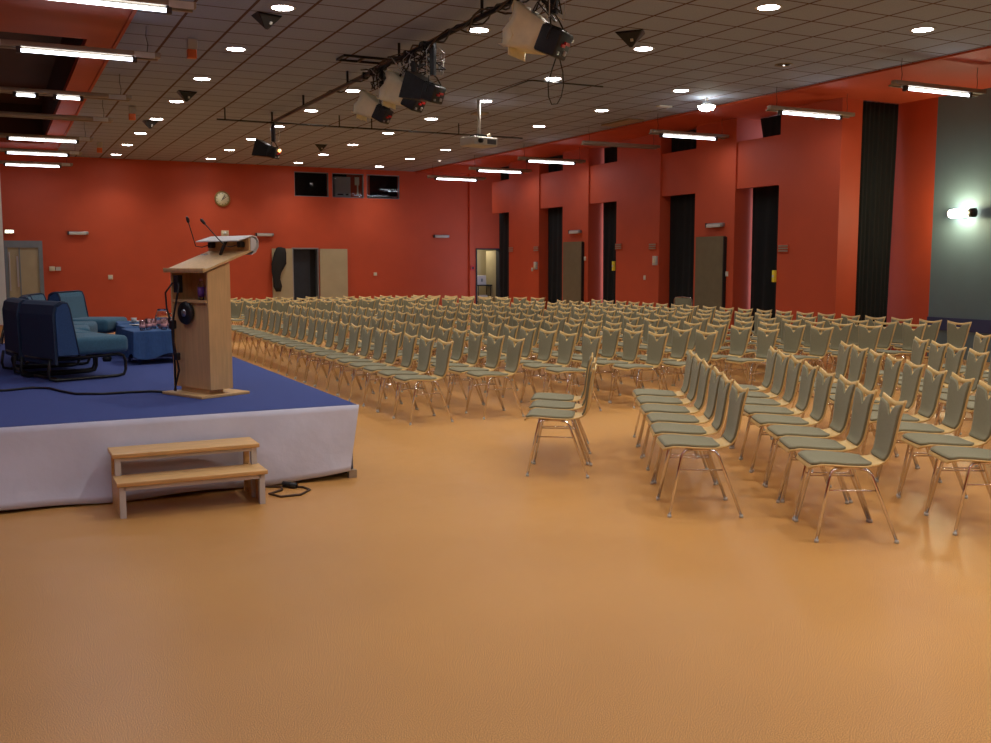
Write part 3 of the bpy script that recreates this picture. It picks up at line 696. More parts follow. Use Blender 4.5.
for y, k in ((12.0, 1), (11.5, 2), (13.1, 3), (8.6, 4)):
    t = empty('cable_tangle', (PX, y, PZ), k*.7, 'tangle of cables hanging off the pipe above the %s' % {1: 'middle lamp of the cluster', 2: 'bare black lamp of the cluster', 3: 'farthest lamp of the cluster', 4: 'biggest spotlight'}[k], 'cable', 'cable tangles on the pipe')
    random.seed(k*5)
    for q in range(5):
        pts = [(0, .0, .02)]
        for w_ in range(6): pts.append((random.uniform(-.14, .14), random.uniform(-.25, .25), -.05-random.uniform(0, .28)))
        pts.append((random.uniform(-.1, .1), .1, .03))
        P2 = []
        for a_, c_ in zip(pts[:-1], pts[1:]):
            for f in (0, .33, .66): P2.append(tuple(a_[i]+(c_[i]-a_[i])*(f*f*(3-2*f)) for i in range(3)))
        MB().tube(P2, .008 if q < 3 else .005, 6).obj('cable', 'cable' if q < 3 else ('brown_cable' if q == 3 else 'steel'), t)
# dangling cable loops
t = empty('hanging_cable_loop', (PX+.05, 8.45, 3.2), 0, 'loop of black cable dangling under the biggest spotlight', 'cable')
MB().tube([(0, 0, .36), (.02, .0, .30), (.05, 0, .20), (.07, .02, .08), (.06, .04, -.02), (.02, .05, -.09), (-.04, .05, -.10), (-.08, .04, -.03), (-.09, .03, .08), (-.06, .02, .2), (-.01, 0, .36)], .006, 6).obj('cable', 'cable', t)

# projector on a pole
t = empty('ceiling_projector', (7.66, 16.09, CE), .25, 'white projector hanging on a pole from the ceiling', 'projector')
MB().cyl((0, 0, 0), (0, 0, -.60), .03, 12).obj('pole', 'dull_white', t)
MB().bb(-.12, .12, -.10, .10, -.63, -.59).obj('mount_plate', 'black_metal', t)
MB().bb(-.27, .27, -.20, .20, -.79, -.64, ch=.03).obj('body', 'dull_white', t)
MB().cyl((-.14, -.2, -.71), (-.14, -.24, -.71), .045, 16).obj('lens', 'black', t)
MB().bb(.02, .22, -.205, -.195, -.76, -.68).obj('vent_grille', 'fixture_dark', t)
b = MB()
for k in range(5): b.tube([(.1+.03*k, -.1+.04*k, -.62), (.2, -.05+.05*k, -.56-.01*k), (.27+.02*k, .0+.03*k, -.60), (.30, .02*k, -.70), (.22, .1, -.72)], .012, 6)
b.obj('cable_bundle', 'fixture', t)

# ------------------------------------------------------------------ stage
SX, SY0, SY1 = 2.40, 7.20, 14.9
t = empty('stage', (0, 0, 0), 0, 'low stage with blue carpet and a white cloth skirt', 'stage')
MB().bb(XL+.02, SX-.03, SY0+.03, SY1, 0.02, S-.02).obj('platform', 'dark_room', t)
MB().bb(XL+.02, SX, SY0, SY1, S-.02, S).obj('carpet', 'carpet', t)
# skirt: draped cloth on the front and the right side
def skirt(p0, p1, seed, hang, tuck=0):
    random.seed(seed); p0 = Vector(p0); p1 = Vector(p1); d = p1-p0; L = d.length; u = d/L; nn = Vector((u.y, -u.x))
    nu = int(L*14); nv = 12; vs = []
    ph = [random.random()*6 for _ in range(5)]
    for side in (0, 1):
        for j in range(nv+1):
            v = j/nv
            for i in range(nu+1):
                s = i/nu*L
                wv = .016*math.sin(s*1.9+ph[0]+v*1.2)+.010*math.sin(s*5.3+ph[1]-v*1.5)+.005*math.sin(s*11+ph[2]+v*2)
                out = .012+v*(.05*tuck+.22*tuck*max(0, 1-s/L*1.15)+wv*(.3+1.3*tuck))+.02*max(0, v-.8)*5*(.5+.5*math.sin(s*3+ph[3]))
                q = p0+u*(s-.09*v*max(0, s/L-.9)*10*tuck)+nn*(out-(.006 if side else 0))
                zb = hang(s/L)
                vs.append((q.x, q.y, (S-.003)+(zb-S)*v + .004*math.sin(s*9+ph[4])*v))
    N = (nu+1)*(nv+1); fs = []
    for j in range(nv):
        for i in range(nu):
            a = j*(nu+1)+i; fs.append((a, a+1, a+nu+2, a+nu+1)); fs.append((N+a, N+a+nu+1, N+a+nu+2, N+a+1))
    for i in range(nu):
        fs.append((i, N+i, N+i+1, i+1)); a = nv*(nu+1)+i; fs.append((a, a+1, N+a+1, N+a))
    return MB().add(vs, fs, True)
skirt((XL+.1, SY0), (SX+.02, SY0), 3, lambda s: .012+.02*(.5+.5*math.sin(s*40))+.03*max(0, s-.93)/.07, 1).obj('front_skirt', 'white_cloth', t)
skirt((SX-.04, SY0), (SX-.04, SY1), 5, lambda s: .03+.02*math.sin(s*50)).obj('side_skirt', 'white_cloth', t)
b = MB(); b.box((SX-.05, SY0-.03, .03), (.06, .05, .06)); b.obj('corner_foot', 'fixture', t)

# steps
t = empty('stage_steps', (1.105, 6.62, 0), .0, 'two-tread wooden step unit in front of the stage', 'steps')
MB().bb(-.475, .475, .0-.02, .25, .205, .232, ch=.004).obj('tread', 'step_wood', t)
MB().bb(-.475, .475, .20, .50, .350, .377, ch=.004).obj('tread', 'step_wood', t)
for s_ in (-1, 1):
    x = s_*.44
    MB().bb(x-.018, x+.018, 0, .045, 0, .205).obj('post', 'step_pale', t)
    MB().bb(x-.018, x+.018, .22, .265, 0, .350).obj('post', 'step_pale', t)
    MB().bb(x-.018, x+.018, .45, .49, 0, .350).obj('post', 'step_wood', t)
    MB().bb(x+s_*.012-.008, x+s_*.012+.008, .04, .46, .0, .20).obj('side_panel', 'step_wood', t)
MB().bb(-.43, .43, .0, .025, .175, .205).obj('rail', 'step_pale', t)
MB().bb(-.43, .43, .225, .25, .325, .350).obj('rail', 'step_pale', t)
# cable beside the steps
t = empty('floor_cable', (1.78, 6.95, 0), 0, 'dark cable with a plug lying on the floor beside the steps', 'cable')
MB().tube([(-.22, .22, .008), (-.10, .16, .008), (.0, .10, .008), (-.02, .0, .008), (-.13, -.08, .008), (-.08, -.20, .008), (.06, -.20, .008), (.16, -.08, .008), (.14, .02, .008), (.07, .06, .012)], .008, 8).obj('cord', 'brown_cable', t)
MB().cyl((.09, .03, .022), (.02, .12, .022), .022, 10).obj('plug', 'black', t)

# ------------------------------------------------------------------ lectern
LB = math.radians(24.7)
t = empty('lectern', (1.49, 8.04, S), LB, 'pale wooden lectern with sloping desk standing on the blue stage', 'lectern')
# local x = towards the audience (depth), local y = width, origin at the near speaker-side corner
w, dd = .50, .21
MB().bb(-.10, .36, -.02, w+.02, 0, .022, ch=.004).obj('base_plate', 'lectern_wood', t)
MB().bb(.03, .16, .06, w-.06, .02, .07).obj('plinth', 'lectern_wood', t)
MB().prism([(0, .06), (dd, .06), (dd, 1.06), (0, .985)], 'y', 0, .02, fn=lambda u, v, q: (u, q, v)).obj('side_panel', 'lectern_wood', t)
MB().prism([(0, .06), (dd, .06), (dd, 1.06), (0, .985)], 'y', 0, .02, fn=lambda u, v, q: (u, w-.02+q, v)).obj('side_panel', 'lectern_wood', t)
MB().bb(dd-.02, dd, .02, w-.02, .06, 1.05).obj('front_panel', 'lectern_wood', t)
MB().bb(.015, .03, .02, w-.02, .06, .745).obj('back_panel', 'lectern_wood', t)
MB().bb(-.01, dd-.02, .02, w-.02, .745, .765).obj('shelf', 'lectern_wood', t)
def slope(x): return .985 + (x+.04)*.36
MB().prism([(-.05, slope(-.05)), (.42, slope(.42)), (.42, slope(.42)+.018), (-.05, slope(-.05)+.018)], 'y', -.02, w+.02, fn=lambda u, v, q: (u, q, v)).obj('desk_top', 'lectern_wood', t)
MB().bb(-.055, -.03, -.02, w+.02, slope(-.05)+.01, slope(-.05)+.035, ch=.004).obj('lip', 'lectern_wood', t)
z0 = slope(.42)
MB().prism([(.385, z0-.005), (.40, z0-.005), (.40, z0+.105), (.385, z0+.105)], 'y', -.02, w+.02, fn=lambda u, v, q: (u, q, v)).obj('riser', 'lectern_wood', t)
prof = [(.41, z0-.02), (.45, z0+.0), (.475, z0+.04), (.475, z0+.09), (.455, z0+.12), (.42, z0+.128), (.27, z0+.085)]
pr = prof + [(u*.985+.004, v-.008) for u, v in reversed(prof)]
MB().prism(pr, 'y', -.03, w+.03, fn=lambda u, v, q: (u, q, v)).obj('curved_shield', 'white', t)
MB().prism([(.40, z0), (.44, z0+.01), (.462, z0+.045), (.455, z0+.085), (.43, z0+.108), (.40, z0+.11)], 'y', -.028, -.02, fn=lambda u, v, q: (u, q, v)).obj('shield_end', 'white', t)
b = MB()
for y in (.05, .44): b.box((.36, y, z0+.055), (.05, .05, .05), ch=.01)
b.obj('microphone_socket', 'black', t)
MB().tube([(.37, .20, z0+.10), (.33, .205, z0+.08), (.30, .21, z0+.02), (.285, .22, z0-.03)], .014, 8).obj('lamp_neck', 'black', t)
MB().bb(.28, .32, .42, .48, z0-.03, z0-.02).obj('paper_clip', 'white', t)
# microphones
def gooseneck(pts, label):
    g = empty('gooseneck_microphone', (1.49, 8.04, S), LB, label, 'microphone', 'gooseneck microphones on the lectern')
    MB().tube(pts, .0045, 6).obj('neck', 'black', g)
    a, c = Vector(pts[-1]), Vector(pts[-2]); d_ = (a-c).normalized()
    MB().tube([a-d_*.01, a, a+d_*.03, a+d_*.045], [.006, .012, .013, .006], 10).obj('capsule', 'black', g)
zz = z0
gooseneck([(.34, .44, zz+.055), (.28, .46, zz+.035), (.24, .49, zz+.045), (.20, .47, zz+.13), (.15, .45, zz+.24)], 'left gooseneck microphone rising from the lectern')
gooseneck([(.34, .05, zz+.055), (.28, .07, zz+.035), (.25, .10, zz+.040), (.20, .13, zz+.10), (.12, .19, zz+.22)], 'right gooseneck microphone crossing over the lectern lid')
# bottles on the lectern shelf
for k, (x, y, l) in enumerate([(.06, .07, 'violet-labelled bottle on the lectern shelf, next to the side panel'), (.12, .12, 'violet-labelled bottle on the lectern shelf, at the back'), (.05, .16, 'violet-labelled bottle on the lectern shelf, farther from the side panel')]):
    c = Vector((1.49, 8.04, S+.765)) + Matrix.Rotation(LB, 3, 'Z') @ Vector((x, y, 0))
    g = empty('water_bottle', c, 0, l, 'bottle', 'small bottles on the lectern shelf')
    MB().lathe([(.0, 0), (.024, .002), (.026, .06), (.026, .11), (.012, .145), (.011, .155), (0, .155)], n=14).obj('body', 'glass', g)
    MB().lathe([(.0268, .03), (.0268, .10)], n=14).obj('label', 'violet' if k != 1 else 'pink_paper', g)
    MB().lathe([(.013, .150), (.013, .168), (0, .168)], n=12).obj('cap', 'pink_paper', g)
def loc_l(x, y, z): 
    c = Matrix.Rotation(LB, 3, 'Z') @ Vector((x, y, 0)); return (c.x, c.y, z)
t = empty('cable_reel', (1.49, 8.04, S), LB, 'black round cable reel hung on the lectern back panel', 'cable reel')
RY = Matrix.Rotation(-PI/2, 3, 'Y')
MB().lathe([(.03, 0), (.085, 0), (.095, .02), (.085, .04), (.03, .04)], (.012, .29, .66), 24, R=RY).obj('ring', 'black', t)
MB().lathe([(0, .0), (.03, .0), (.03, .045), (0, .045)], (.012, .29, .66), 16, R=RY).obj('hub', 'metal_grey', t)
t = empty('power_block', (1.49, 8.04, S), LB, 'black plug block with cables on the lectern compartment', 'plug block')
MB().bb(-.03, .02, .36, .42, .82, .96, ch=.006).obj('body', 'black', t)
MB().tube([(-.02, .44, .90), (-.05, .50, .82), (-.05, .49, .70), (-.05, .43, .55), (-.04, .42, .30), (-.05, .40, .03)], .008, 8).obj('cord', 'cable', t)
MB().tube([(-.02, .36, .90), (-.05, .31, .87), (-.06, .33, .78), (-.05, .40, .62), (-.05, .41, .42), (-.04, .36, .20), (-.05, .42, .03)], .008, 8).obj('cord', 'cable', t)
MB().bb(-.065, -.02, .40, .45, .53, .60, ch=.01).obj('connector', 'black', t)
MB().bb(-.06, -.02, .36, .40, .28, .34, ch=.008).obj('connector', 'black', t)
# cable on the stage
t = empty('stage_cable', (0, 0, S), 0, 'black cable running over the stage from the lectern to the seats', 'cable')
pts = [(1.28, 8.44), (1.12, 8.6), (.95, 8.62), (.75, 8.6), (.55, 8.7), (.45, 8.95), (.38, 9.2), (.25, 9.3), (.05, 9.2), (-.2, 9.25), (-.5, 9.4)]
MB().tube([(x, y, .011) for x, y in pts], .010, 8).obj('cord', 'cable', t)

# ------------------------------------------------------------------ lounge seats
def lounge(name, x, y, phi, label):
    """armless cantilever seat, local +x = facing direction"""
    t = empty(name, (x, y, S), phi, label, 'armchair', 'blue armless lounge seats on the stage')
    hw = .33
    MB().bb(-.10, .48, -hw, hw, .23, .39, ch=.045).obj('seat_cushion', 'sofa', t)
    prof = [(-.10, .22), (.07, .22), (-.02, .66), (-.06, .705), (-.14, .715), (-.22, .69), (-.26, .62), (-.27, .20)]
    # upholstered back: front face, dark outer shell
    inner = [(-.08, .24), (-.01, .24), (-.08, .65), (-.10, .70), (-.14, .705), (-.19, .675), (-.21, .60), (-.20, .24)]
    MB().prism(inner, 'y', -hw+.01, hw-.01, fn=lambda u, v, q: (u, q, v)).obj('backrest', 'sofa', t)
    shell = [(-.200, .16), (-.225, .16), (-.235, .60), (-.215, .685), (-.175, .712), (-.135, .72), (-.11, .715), (-.13, .702), (-.17, .695), (-.195, .672), (-.212, .60)]
    MB().prism(shell, 'y', -hw, hw, fn=lambda u, v, q: (u, q, v)).obj('back_shell', 'sofa_dark', t)
    for s_ in (-1, 1):
        MB().prism(inner, 'y', 0, .012, fn=lambda u, v, q: (u, s_*(hw-.002)+(q if s_ > 0 else -q), v)).obj('side_panel', 'sofa_side', t)
        MB().tube([(u, s_*hw, v) for u, v in inner[1:6]], .012, 6).obj('piping', 'sofa_dark', t)
    b = MB()
    for s_ in (-1, 1):
        yy = s_*(hw-.05)
        b.tube([(-.22, yy, .20), (.38, yy, .215), (.44, yy, .20), (.46, yy, .15), (.46, yy, .07), (.44, yy, .025), (.38, yy, .015), (-.20, yy, .015), (-.26, yy, .03), (-.27, yy, .08), (-.25, yy, .20)], .014, 8)
    b.cyl((-.22, -hw+.05, .20), (-.22, hw-.05, .20), .013, 8); b.cyl((.3, -hw+.05, .205), (.3, hw-.05, .205), .013, 8); b.cyl((-.15, -hw+.05, .018), (-.15, hw-.05, .018), .013, 8)
    b.obj('sled_frame', 'black_metal', t)
    return t
lounge('lounge_chair', .54, 10.05, math.radians(22), 'blue lounge seat closest to the viewer at the stage front')
lounge('lounge_chair', .35, 10.82, math.radians(10), 'blue lounge seat second in the curved row')
lounge('lounge_chair', .42, 11.58, math.radians(-4), 'blue lounge seat third in the curved row')
lounge('lounge_chair', .52, 12.36, math.radians(-14), 'blue lounge seat fourth in the curved row')
lounge('lounge_chair', .92, 13.35, math.radians(-28), 'blue lounge seat with upright back, farthest in the curved row')

# cloth-covered coffee tables
def low_table(x, y, wx, wy, h, label, rz=0):
    t = empty('coffee_table', (x, y, S), rz, label, 'table', 'low cloth-covered tables')
    MB().bb(-wx/2, wx/2, -wy/2, wy/2, h-.03, h).obj('tabletop', 'lectern_wood', t)
    for sx in (-1, 1):
        for sy in (-1, 1): MB().cyl((sx*(wx/2-.06), sy*(wy/2-.06), 0), (sx*(wx/2-.06), sy*(wy/2-.06), h-.03), .014, 10).obj('leg', 'chrome', t)
    # cloth
    c = empty('table_cloth', (x, y, S+h), rz, 'blue cloth draped over the '+label.replace('low table ', 'low table '), 'tablecloth', 'blue tablecloths')
    n = 44; vs = []; e = .02
    per = []
    L = 2*(wx+wy)
    for k in range(n*2):
        s = k/(n*2)*L
        if s < wx: per.append((-wx/2+s, -wy/2))
        elif s < wx+wy: per.append((wx/2, -wy/2+s-wx))
        elif s < 2*wx+wy: per.append((wx/2-(s-wx-wy), wy/2))
        else: per.append((-wx/2, wy/2-(s-2*wx-wy)))
    m = len(per); rings = []
    for (sc_, z) in ((1.0, .006), (1.03, 0), (1.05, -.12), (1.06, -.26)):
        for k, (a, d_) in enumerate(per):
            q = sc_ + (.022*math.sin(k*1.1) if z < -.05 else 0)*(-z*4)
            zz_ = z - (.03*math.sin(k*.35) if z < -.2 else 0)
            vs.append((a*q, d_*q, zz_))
    fs = [tuple(range(m))] + [(r*m+k, r*m+(k+1) % m, (r+1)*m+(k+1) % m, (r+1)*m+k) for r in range(3) for k in range(m)]
    MB().add(vs, fs, False).obj('cloth', 'table_cloth', c)
low_table(1.56, 11.35, .62, .60, .345, 'low table closest to the lectern', .1)
low_table(1.58, 12.12, .62, .58, .345, 'low table in the middle of the three', .05)
low_table(1.62, 12.85, .62, .58, .345, 'low table farthest from the lectern', -.05)
TZ = S+.345+.008
def glass(x, y, r, h, label, tint=True, z=None):
    t = empty('drinking_glass', (x, y, TZ if z is None else z), 0, label, 'glass', 'glasses on the low tables')
    MB().lathe([(r*.78, .0), (r, h), (r-.003, h), (r*.78-.003, .006), (0, .006)], n=16).obj('bowl', 'glass', t)
    if tint: MB().lathe([(r*.86+.001, h*.25), (r*.92+.001, h*.55)], n=16).obj('print_band', 'pink_paper', t)
glass(1.38, 11.14, .034, .11, 'printed glass at the left corner of the closest low table')
glass(1.45, 11.20, .034, .12, 'printed glass second from the left on the closest low table')
glass(1.60, 11.16, .036, .12, 'printed glass in front of the jug on the closest low table')
glass(1.68, 11.22, .034, .12, 'printed glass at the lectern side of the closest low table')
glass(1.52, 11.36, .034, .11, 'printed glass in the middle of the closest low table')
t = empty('water_jug', (1.63, 11.42, TZ), 0, 'clear round jug standing above the glasses on the closest low table', 'jug')
MB().lathe([(.05, 0), (.075, .04), (.085, .12), (.06, .19), (.055, .21), (.051, .21), (.056, .19), (.08, .12), (.07, .045), (0, .01)], n=22).obj('body', 'glass', t)
MB().lathe([(.0765, .05), (.082, .08)], n=22).obj('band', 'pink_paper', t)
MB().tube([(.07, 0, .16), (.12, 0, .15), (.12, 0, .08), (.078, 0, .06)], .006, 8).obj('handle', 'glass', t)
t = empty('napkin_stack', (1.80, 11.50, TZ), .2, 'pale stack of napkins beside the jug', 'napkins')
for k in range(4): MB().bb(-.06, .06, -.06, .06, k*.03, k*.03+.026, ch=.004).obj('napkin', 'offwhite', t)
t = empty('cream_bowl', (1.79, 11.28, TZ), 0, 'small cream bowl beside the lectern on the closest low table', 'bowl')
MB().lathe([(.03, 0), (.06, .04), (.07, .08), (.066, .08), (.055, .04), (0, .012)], n=20).obj('bowl', 'offwhite', t); MB().lathe([(.031, 0), (.034, -.0), (.034, .008), (.031, .008)], n=20).obj('foot_ring', 'offwhite', t)
for (x, y, l) in [(1.42, 12.05, 'on the middle low table'), (1.50, 12.8, 'on the farthest low table')]:
    t = empty('saucer', (x, y, TZ), 0, 'white saucer '+l, 'plate', 'saucers on the low tables')
    MB().lathe([(.03, 0), (.07, .012), (.068, .014), (0, .006)], n=20).obj('dish', 'white', t)
t = empty('desk_microphone', (1.60, 12.08, TZ), 0, 'black table microphone lying on the middle low table', 'microphone')
MB().cyl((-.08, 0, .014), (.06, .02, .014), .010, 10).obj('handle', 'black', t); MB().lathe([(0, -.02), (.018, -.01), (.018, .015), (0, .025)], (.075, .022, .02), 12).obj('head', 'black', t)
t = empty('ashtray', (1.68, 12.8, TZ), 0, 'dark shallow dish on the farthest low table', 'dish')
MB().lathe([(.04, 0), (.07, .03), (.065, .03), (0, .01)], n=18).obj('dish', 'black', t)
t = empty('small_figurine', (1.47, 12.62, TZ), 0, 'small pale cup on the farthest low table', 'cup')
MB().lathe([(.025, 0), (.035, .06), (.032, .06), (0, .008)], n=14).obj('bowl', 'white', t)
t = empty('desk_bell', (1.06, 11.6, S), 0, 'small round dark object on the carpet beneath the seats', 'foot switch')
MB().lathe([(0, 0), (.04, 0), (.05, .03), (.035, .07), (0, .075)], n=18).obj('body', 'black', t); MB().lathe([(0, .074), (.015, .074), (.015, .08), (0, .08)], n=12).obj('button', 'steel', t)

# projection screen at the far left of the stage
t = empty('projection_screen', (-1.4, 14.35, S), 0, 'cream projection screen standing at the far left of the stage', 'projection screen')
MB().bb(-1.5, 1.52, -.02, .02, .27, 2.35).obj('sheet', 'screen', t)
for s_ in (-1, 1):
    MB().bb(s_*1.515-.02, s_*1.515+.02, -.025, .025, .26, 2.36).obj('frame_post', 'screen', t)
    MB().tube([(s_*1.5, 0, .28), (s_*1.42, -.25, .012)], .012, 8).obj('foot', 'black_metal', t)
    MB().tube([(s_*1.5, 0, .28), (s_*1.46, .25, .012)], .012, 8).obj('foot', 'black_metal', t)

# ------------------------------------------------------------------ conference chair
def half_w(v):      # v: 0 front of the seat .. 1 top of the back
    K = [(0, .170), (.05, .190), (.25, .200), (.40, .18), (.47, .142), (.53, .122), (.60, .135), (.75, .158), (.90, .178), (1, .192)]
    for (a, p), (b_, q) in zip(K[:-1], K[1:]):
        if v <= b_: 
            s = (v-a)/(b_-a); s = s*s*(3-2*s) if a > .3 and b_ < .61 else s
            return p+(q-p)*s
    return K[-1][1]
PATH = [(-.242, .418), (-.225, .438), (-.180, .450), (-.10, .448), (.02, .440), (.10, .437), (.172, .442), (.205, .458), (.226, .495), (.237, .55), (.247, .63), (.258, .72), (.272, .79), (.280, .825)]
def path_pt(v):
    # arc-length style lookup
    L = [0]
    for (a, b_), (c, d_) in zip(PATH[:-1], PATH[1:]): L.append(L[-1]+math.hypot(c-a, d_-b_))
    s = v*L[-1]
    for i in range(len(L)-1):
        if s <= L[i+1]+1e-9:
            k = (s-L[i])/(L[i+1]-L[i]); a, b_ = PATH[i], PATH[i+1]
            return (a[0]+(b_[0]-a[0])*k, a[1]+(b_[1]-a[1])*k)
    return PATH[-1]
def shell_pt(u, v, off=0.):
    """u -1..1, v 0..1, off along the sitting side normal"""
    y, z = path_pt(v); y2, z2 = path_pt(min(1, v+.01)); y1, z1 = path_pt(max(0, v-.01))
    ty, tz = y2-y1, z2-z1; l = math.hypot(ty, tz); ny, nz = -tz/l, ty/l
    w_ = half_w(v)
    if v < .06: w_ *= 1-.10*((.06-v)/.06)**2
    dish = .010*(1-u*u)*(1 if v > .55 else .6)      # slight hollow
    top = -.026*(1-abs(u)**1.6)*max(0, (v-.86)/.14) if v > .86 else 0   # concave top edge with raised horns
    return (u*w_, y - ny*dish + ny*off + (ty/l)*top, z - nz*dish + nz*off + (tz/l)*top)
def build_sheet(vlist, ulist, th, off, skip=None, mats='beech', name='seat_shell', umax=lambda v: 1.0, vwarp=None):
    nu, nv = len(ulist), len(vlist); V = []; 
    for o_ in (off, off-th):
        for v in vlist:
            for u in ulist:
                vv = vwarp(u, v) if vwarp else v
                V.append(shell_pt(u*umax(vv), vv, o_))
    N = nu*nv; F = []; E_ = {}
    for j in range(nv-1):
        for i in range(nu-1):
            if skip and skip((ulist[i]+ulist[i+1])/2, (vlist[j]+vlist[j+1])/2): continue
            a = j*nu+i; q = (a, a+1, a+nu+1, a+nu); F.append(q); F.append(tuple(N+k for k in reversed(q)))
            for k in range(4):
                e = (q[k], q[(k+1) % 4]); 
                if (e[1], e[0]) in E_: del E_[(e[1], e[0])]
                else: E_[e] = 1
    for (a, c) in E_: F.append((c, a, N+a, N+c))
    return MB().add(V, F, True)
def lin(a, b_, n): return [a+(b_-a)*k/n for k in range(n+1)]
us = lin(-1, 1, 14); vs_ = lin(0, 1, 44)
shell_me = build_sheet(vs_, us, .011, 0, skip=lambda u, v: v > .915 and v < .955 and abs(u) < .22).mesh('seat_shell', 'beech')
seat_me = build_sheet(lin(.03, .455, 16), lin(-1, 1, 12), .014, .014, umax=lambda v: .95*(1-.25*max(0, v-.40)/.055*.5)*(1-.10*max(0, .06-v)/.03)).mesh('seat_pad', 'fabric')
def notch(u, v):
    if v > .80:
        k = (v-.80)/.165
        return .80 + (.165-.095*math.exp(-(u/.26)**2)-.012*(1-abs(u)))*k
    return v
back_me = build_sheet(lin(.545, .965, 18), lin(-1, 1, 16), .014, .014, umax=lambda v: .92, vwarp=notch).mesh('back_pad', 'fabric')
def leg_mesh(sx, front):
    # side frames: inverted U of chrome tube
    x0, x1 = sx*.155, sx*.235
    if front: pts = [(x0+sx*.02, -.06, .425), (x0+sx*.035, -.105, .42), (x0+sx*.04, -.125, .40), (x1, -.205, .012)]
    else: pts = [(x0+sx*.02, .05, .42), (x0+sx*.035, .085, .415), (x0+sx*.04, .105, .39), (x1, .250, .012)]
    return MB().tube(pts, .0095, 8).mesh('leg', 'chrome')
legs_me = [leg_mesh(s_, f_) for s_ in (-1, 1) for f_ in (True, False)]
glide_me = []
for s_ in (-1, 1):
    for y in (-.205, .250): glide_me.append(MB().lathe([(.0, 0), (.013, 0), (.012, .018), (0, .02)], (s_*.235, y, 0), 10).mesh('glide', 'rubber'))
b = MB()
for s_ in (-1, 1): b.tube([(s_*.175, -.10, .425), (s_*.170, 0, .425), (s_*.175, .08, .42)], .0095, 8)
b.cyl((-.17, -.06, .42), (.17, -.06, .42), .008, 8); b.cyl((-.17, .06, .418), (.17, .06, .418), .008, 8)
rail_me = b.mesh('under_frame', 'chrome')
wire_me = [MB().cyl((s_*.207, -.147, .30), (s_*.207, .140, .30), .005, 6).mesh('stretcher', 'chrome') for s_ in (-1, 1)]

def make_chair():
    t = empty('conference_chair', (0, 0, 0), 0)
    def part(n_, me, p=t):
        o_ = bpy.data.objects.new(n_, me); COL.objects.link(o_); o_.parent = p; return o_
    sh = part('seat_shell', shell_me); part('seat_pad', seat_me); part('back_pad', back_me)
    for me, g in zip(legs_me, glide_me):
        l_ = part('leg', me); part('glide', g, l_)
    part('under_frame', rail_me); [part('stretcher', w_) for w_ in wire_me]
    return t
proto = make_chair(); used = [False]
# one joined mesh for the far block, too small to show its parts
bm = bmesh.new()
mats_ = ['beech', 'fabric', 'chrome']
for me, mi in [(shell_me, 0), (seat_me, 1), (back_me, 1), (rail_me, 2)] + [(m_, 2) for m_ in legs_me]:
    k = len(bm.faces); bm.from_mesh(me); bm.faces.ensure_lookup_table()
    for f in bm.faces[k:]: f.material_index = mi
far_me = bpy.data.meshes.new('conference_chair'); bm.to_mesh(far_me); bm.free()
for q in mats_: far_me.materials.append(M[q])
rng = random.Random(11)
def chair_at(tip, face, label, group, far=False):
    """tip = plan position of the top of the backrest, face = direction the sitter looks"""
    face += rng.uniform(-.03, .03)
    rz = face + PI/2          # local -Y is forward
    c = Vector(tip) + Vector((math.cos(face), math.sin(face)))*.28 + Vector((rng.uniform(-.012, .012), rng.uniform(-.012, .012)))
    if far:
        o_ = bpy.data.objects.new('conference_chair', far_me); COL.objects.link(o_)
    elif not used[0]: o_ = proto; used[0] = True
    else: o_ = copy_tree(proto)
    o_.location = (c.x, c.y, 0); o_.rotation_euler = (0, 0, rz)
    tag(o_, label, 'chair', group)
SP = .50
CH = []
# straight central block, rows run along the hall
rows = [4.14, 4.97, 5.90, 6.80, 7.48, 8.42, 9.30, 10.13, 10.92, 11.80]
for r_, x in enumerate(rows):
    for k in range(20):
        xx = x + .006*k + (.10 if False else 0); y = 9.50 + SP*k
        CH.append(((xx, y), PI, 'grey beech chair, %s from the near aisle in row %s from the stage, central block' % (ORD[k], ORD[r_]), 'chairs of the central block', y > 14.5))
# near angled block
d_ = Vector((.505, .863)); nrm = Vector((.863, -.505))
fa = math.atan2(.505, -.863)
near = [((4.09, 6.53), 3, 0), ((4.30, 5.10), 6, 0), ((4.72, 4.23), 8, 0), ((5.57, 3.98), 9, 1), ((6.98, 4.49), 8, 0), ((8.17, 4.68), 8, 0)]
nw = ['short first row of three', 'second row', 'third row', 'fourth row', 'fifth row', 'sixth row']
for r_, (p0, n, _) in enumerate(near):
    for k in range(n):
        p = Vector(p0) + d_*SP*k
        CH.append(((p.x, p.y), fa-(.07 if r_ == 0 else -.03), 'grey beech chair, %s in the %s of the near angled block' % (ORD[k], nw[r_]), 'chairs of the near angled block', False))
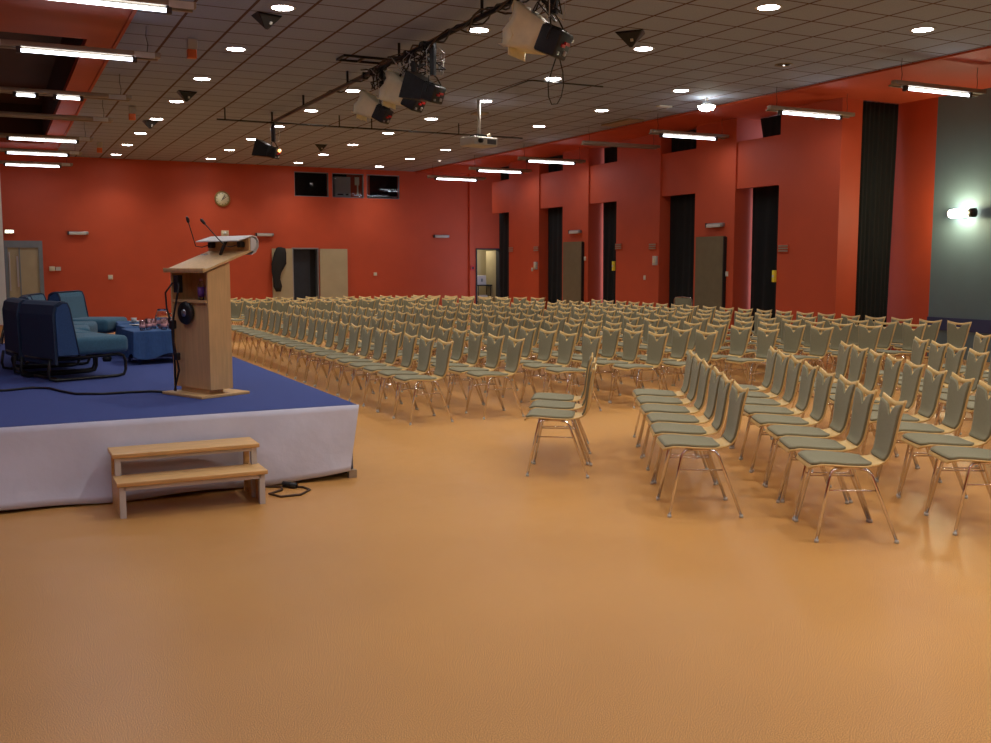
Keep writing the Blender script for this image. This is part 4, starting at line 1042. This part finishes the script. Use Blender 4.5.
# far angled block, mirror image of the near one about the stage axis
d2 = Vector((-.505, .863)); fb = math.atan2(-.505, -.863)
farb = [((4.85, 21.2), 3), ((5.75, 20.8), 7), ((6.7, 20.75), 8), ((7.65, 20.75), 8), ((8.6, 20.75), 8), ((9.55, 20.75), 8), ((10.5, 20.75), 8), ((11.4, 20.75), 8)]
for r_, (p0, n) in enumerate(farb):
    for k in range(n):
        p = Vector(p0) + d2*SP*k
        CH.append(((p.x, p.y), fb, 'grey beech chair, %s from the aisle in row %s of the far angled block' % (ORD[k], ORD[r_]), 'chairs of the far angled block', True))
for c in CH: chair_at(*c)
print('chairs', len(CH))
# odd chair by the window
t = empty('stacking_chair', (12.45, 16.75, 0), -1.2, 'odd round-backed grey chair turned towards the wide curtain', 'chair')
MB().bb(-.21, .21, -.20, .20, .43, .47, ch=.015).obj('seat', 'fabric', t)
MB().bb(-.19, .19, .19, .215, .55, .90, ch=.012).obj('backrest', 'fabric', t)
MB().tube([(-.21, .20, .01), (-.21, .20, .86), (-.18, .20, .91), (0, .20, .925), (.18, .20, .91), (.21, .20, .86), (.21, .20, .01)], .012, 8).obj('back_frame', 'chrome', t)
for s_ in (-1, 1): MB().cyl((s_*.2, -.2, .01), (s_*.2, -.18, .44), .011, 8).obj('leg', 'chrome', t)

# ------------------------------------------------------------------ camera, world, view
cam = bpy.data.cameras.new('camera'); co = bpy.data.objects.new('camera', cam); COL.objects.link(co)
cam.sensor_fit = 'HORIZONTAL'; cam.sensor_width = 36; cam.lens = 1007.76/991*36; cam.clip_end = 200
co.location = (0, 0, 1.6); co.rotation_euler = (PI/2-.10645, 0, -.4605)
SC.camera = co
wd = bpy.data.worlds.new('world'); wd.use_nodes = True; SC.world = wd
wd.node_tree.nodes['Background'].inputs[0].default_value = (.7, .8, 1, 1); wd.node_tree.nodes['Background'].inputs[1].default_value = .5
SC.view_settings.view_transform = 'Standard'; SC.view_settings.look = 'None'; SC.view_settings.gamma = 1
SC.view_settings.exposure = .02
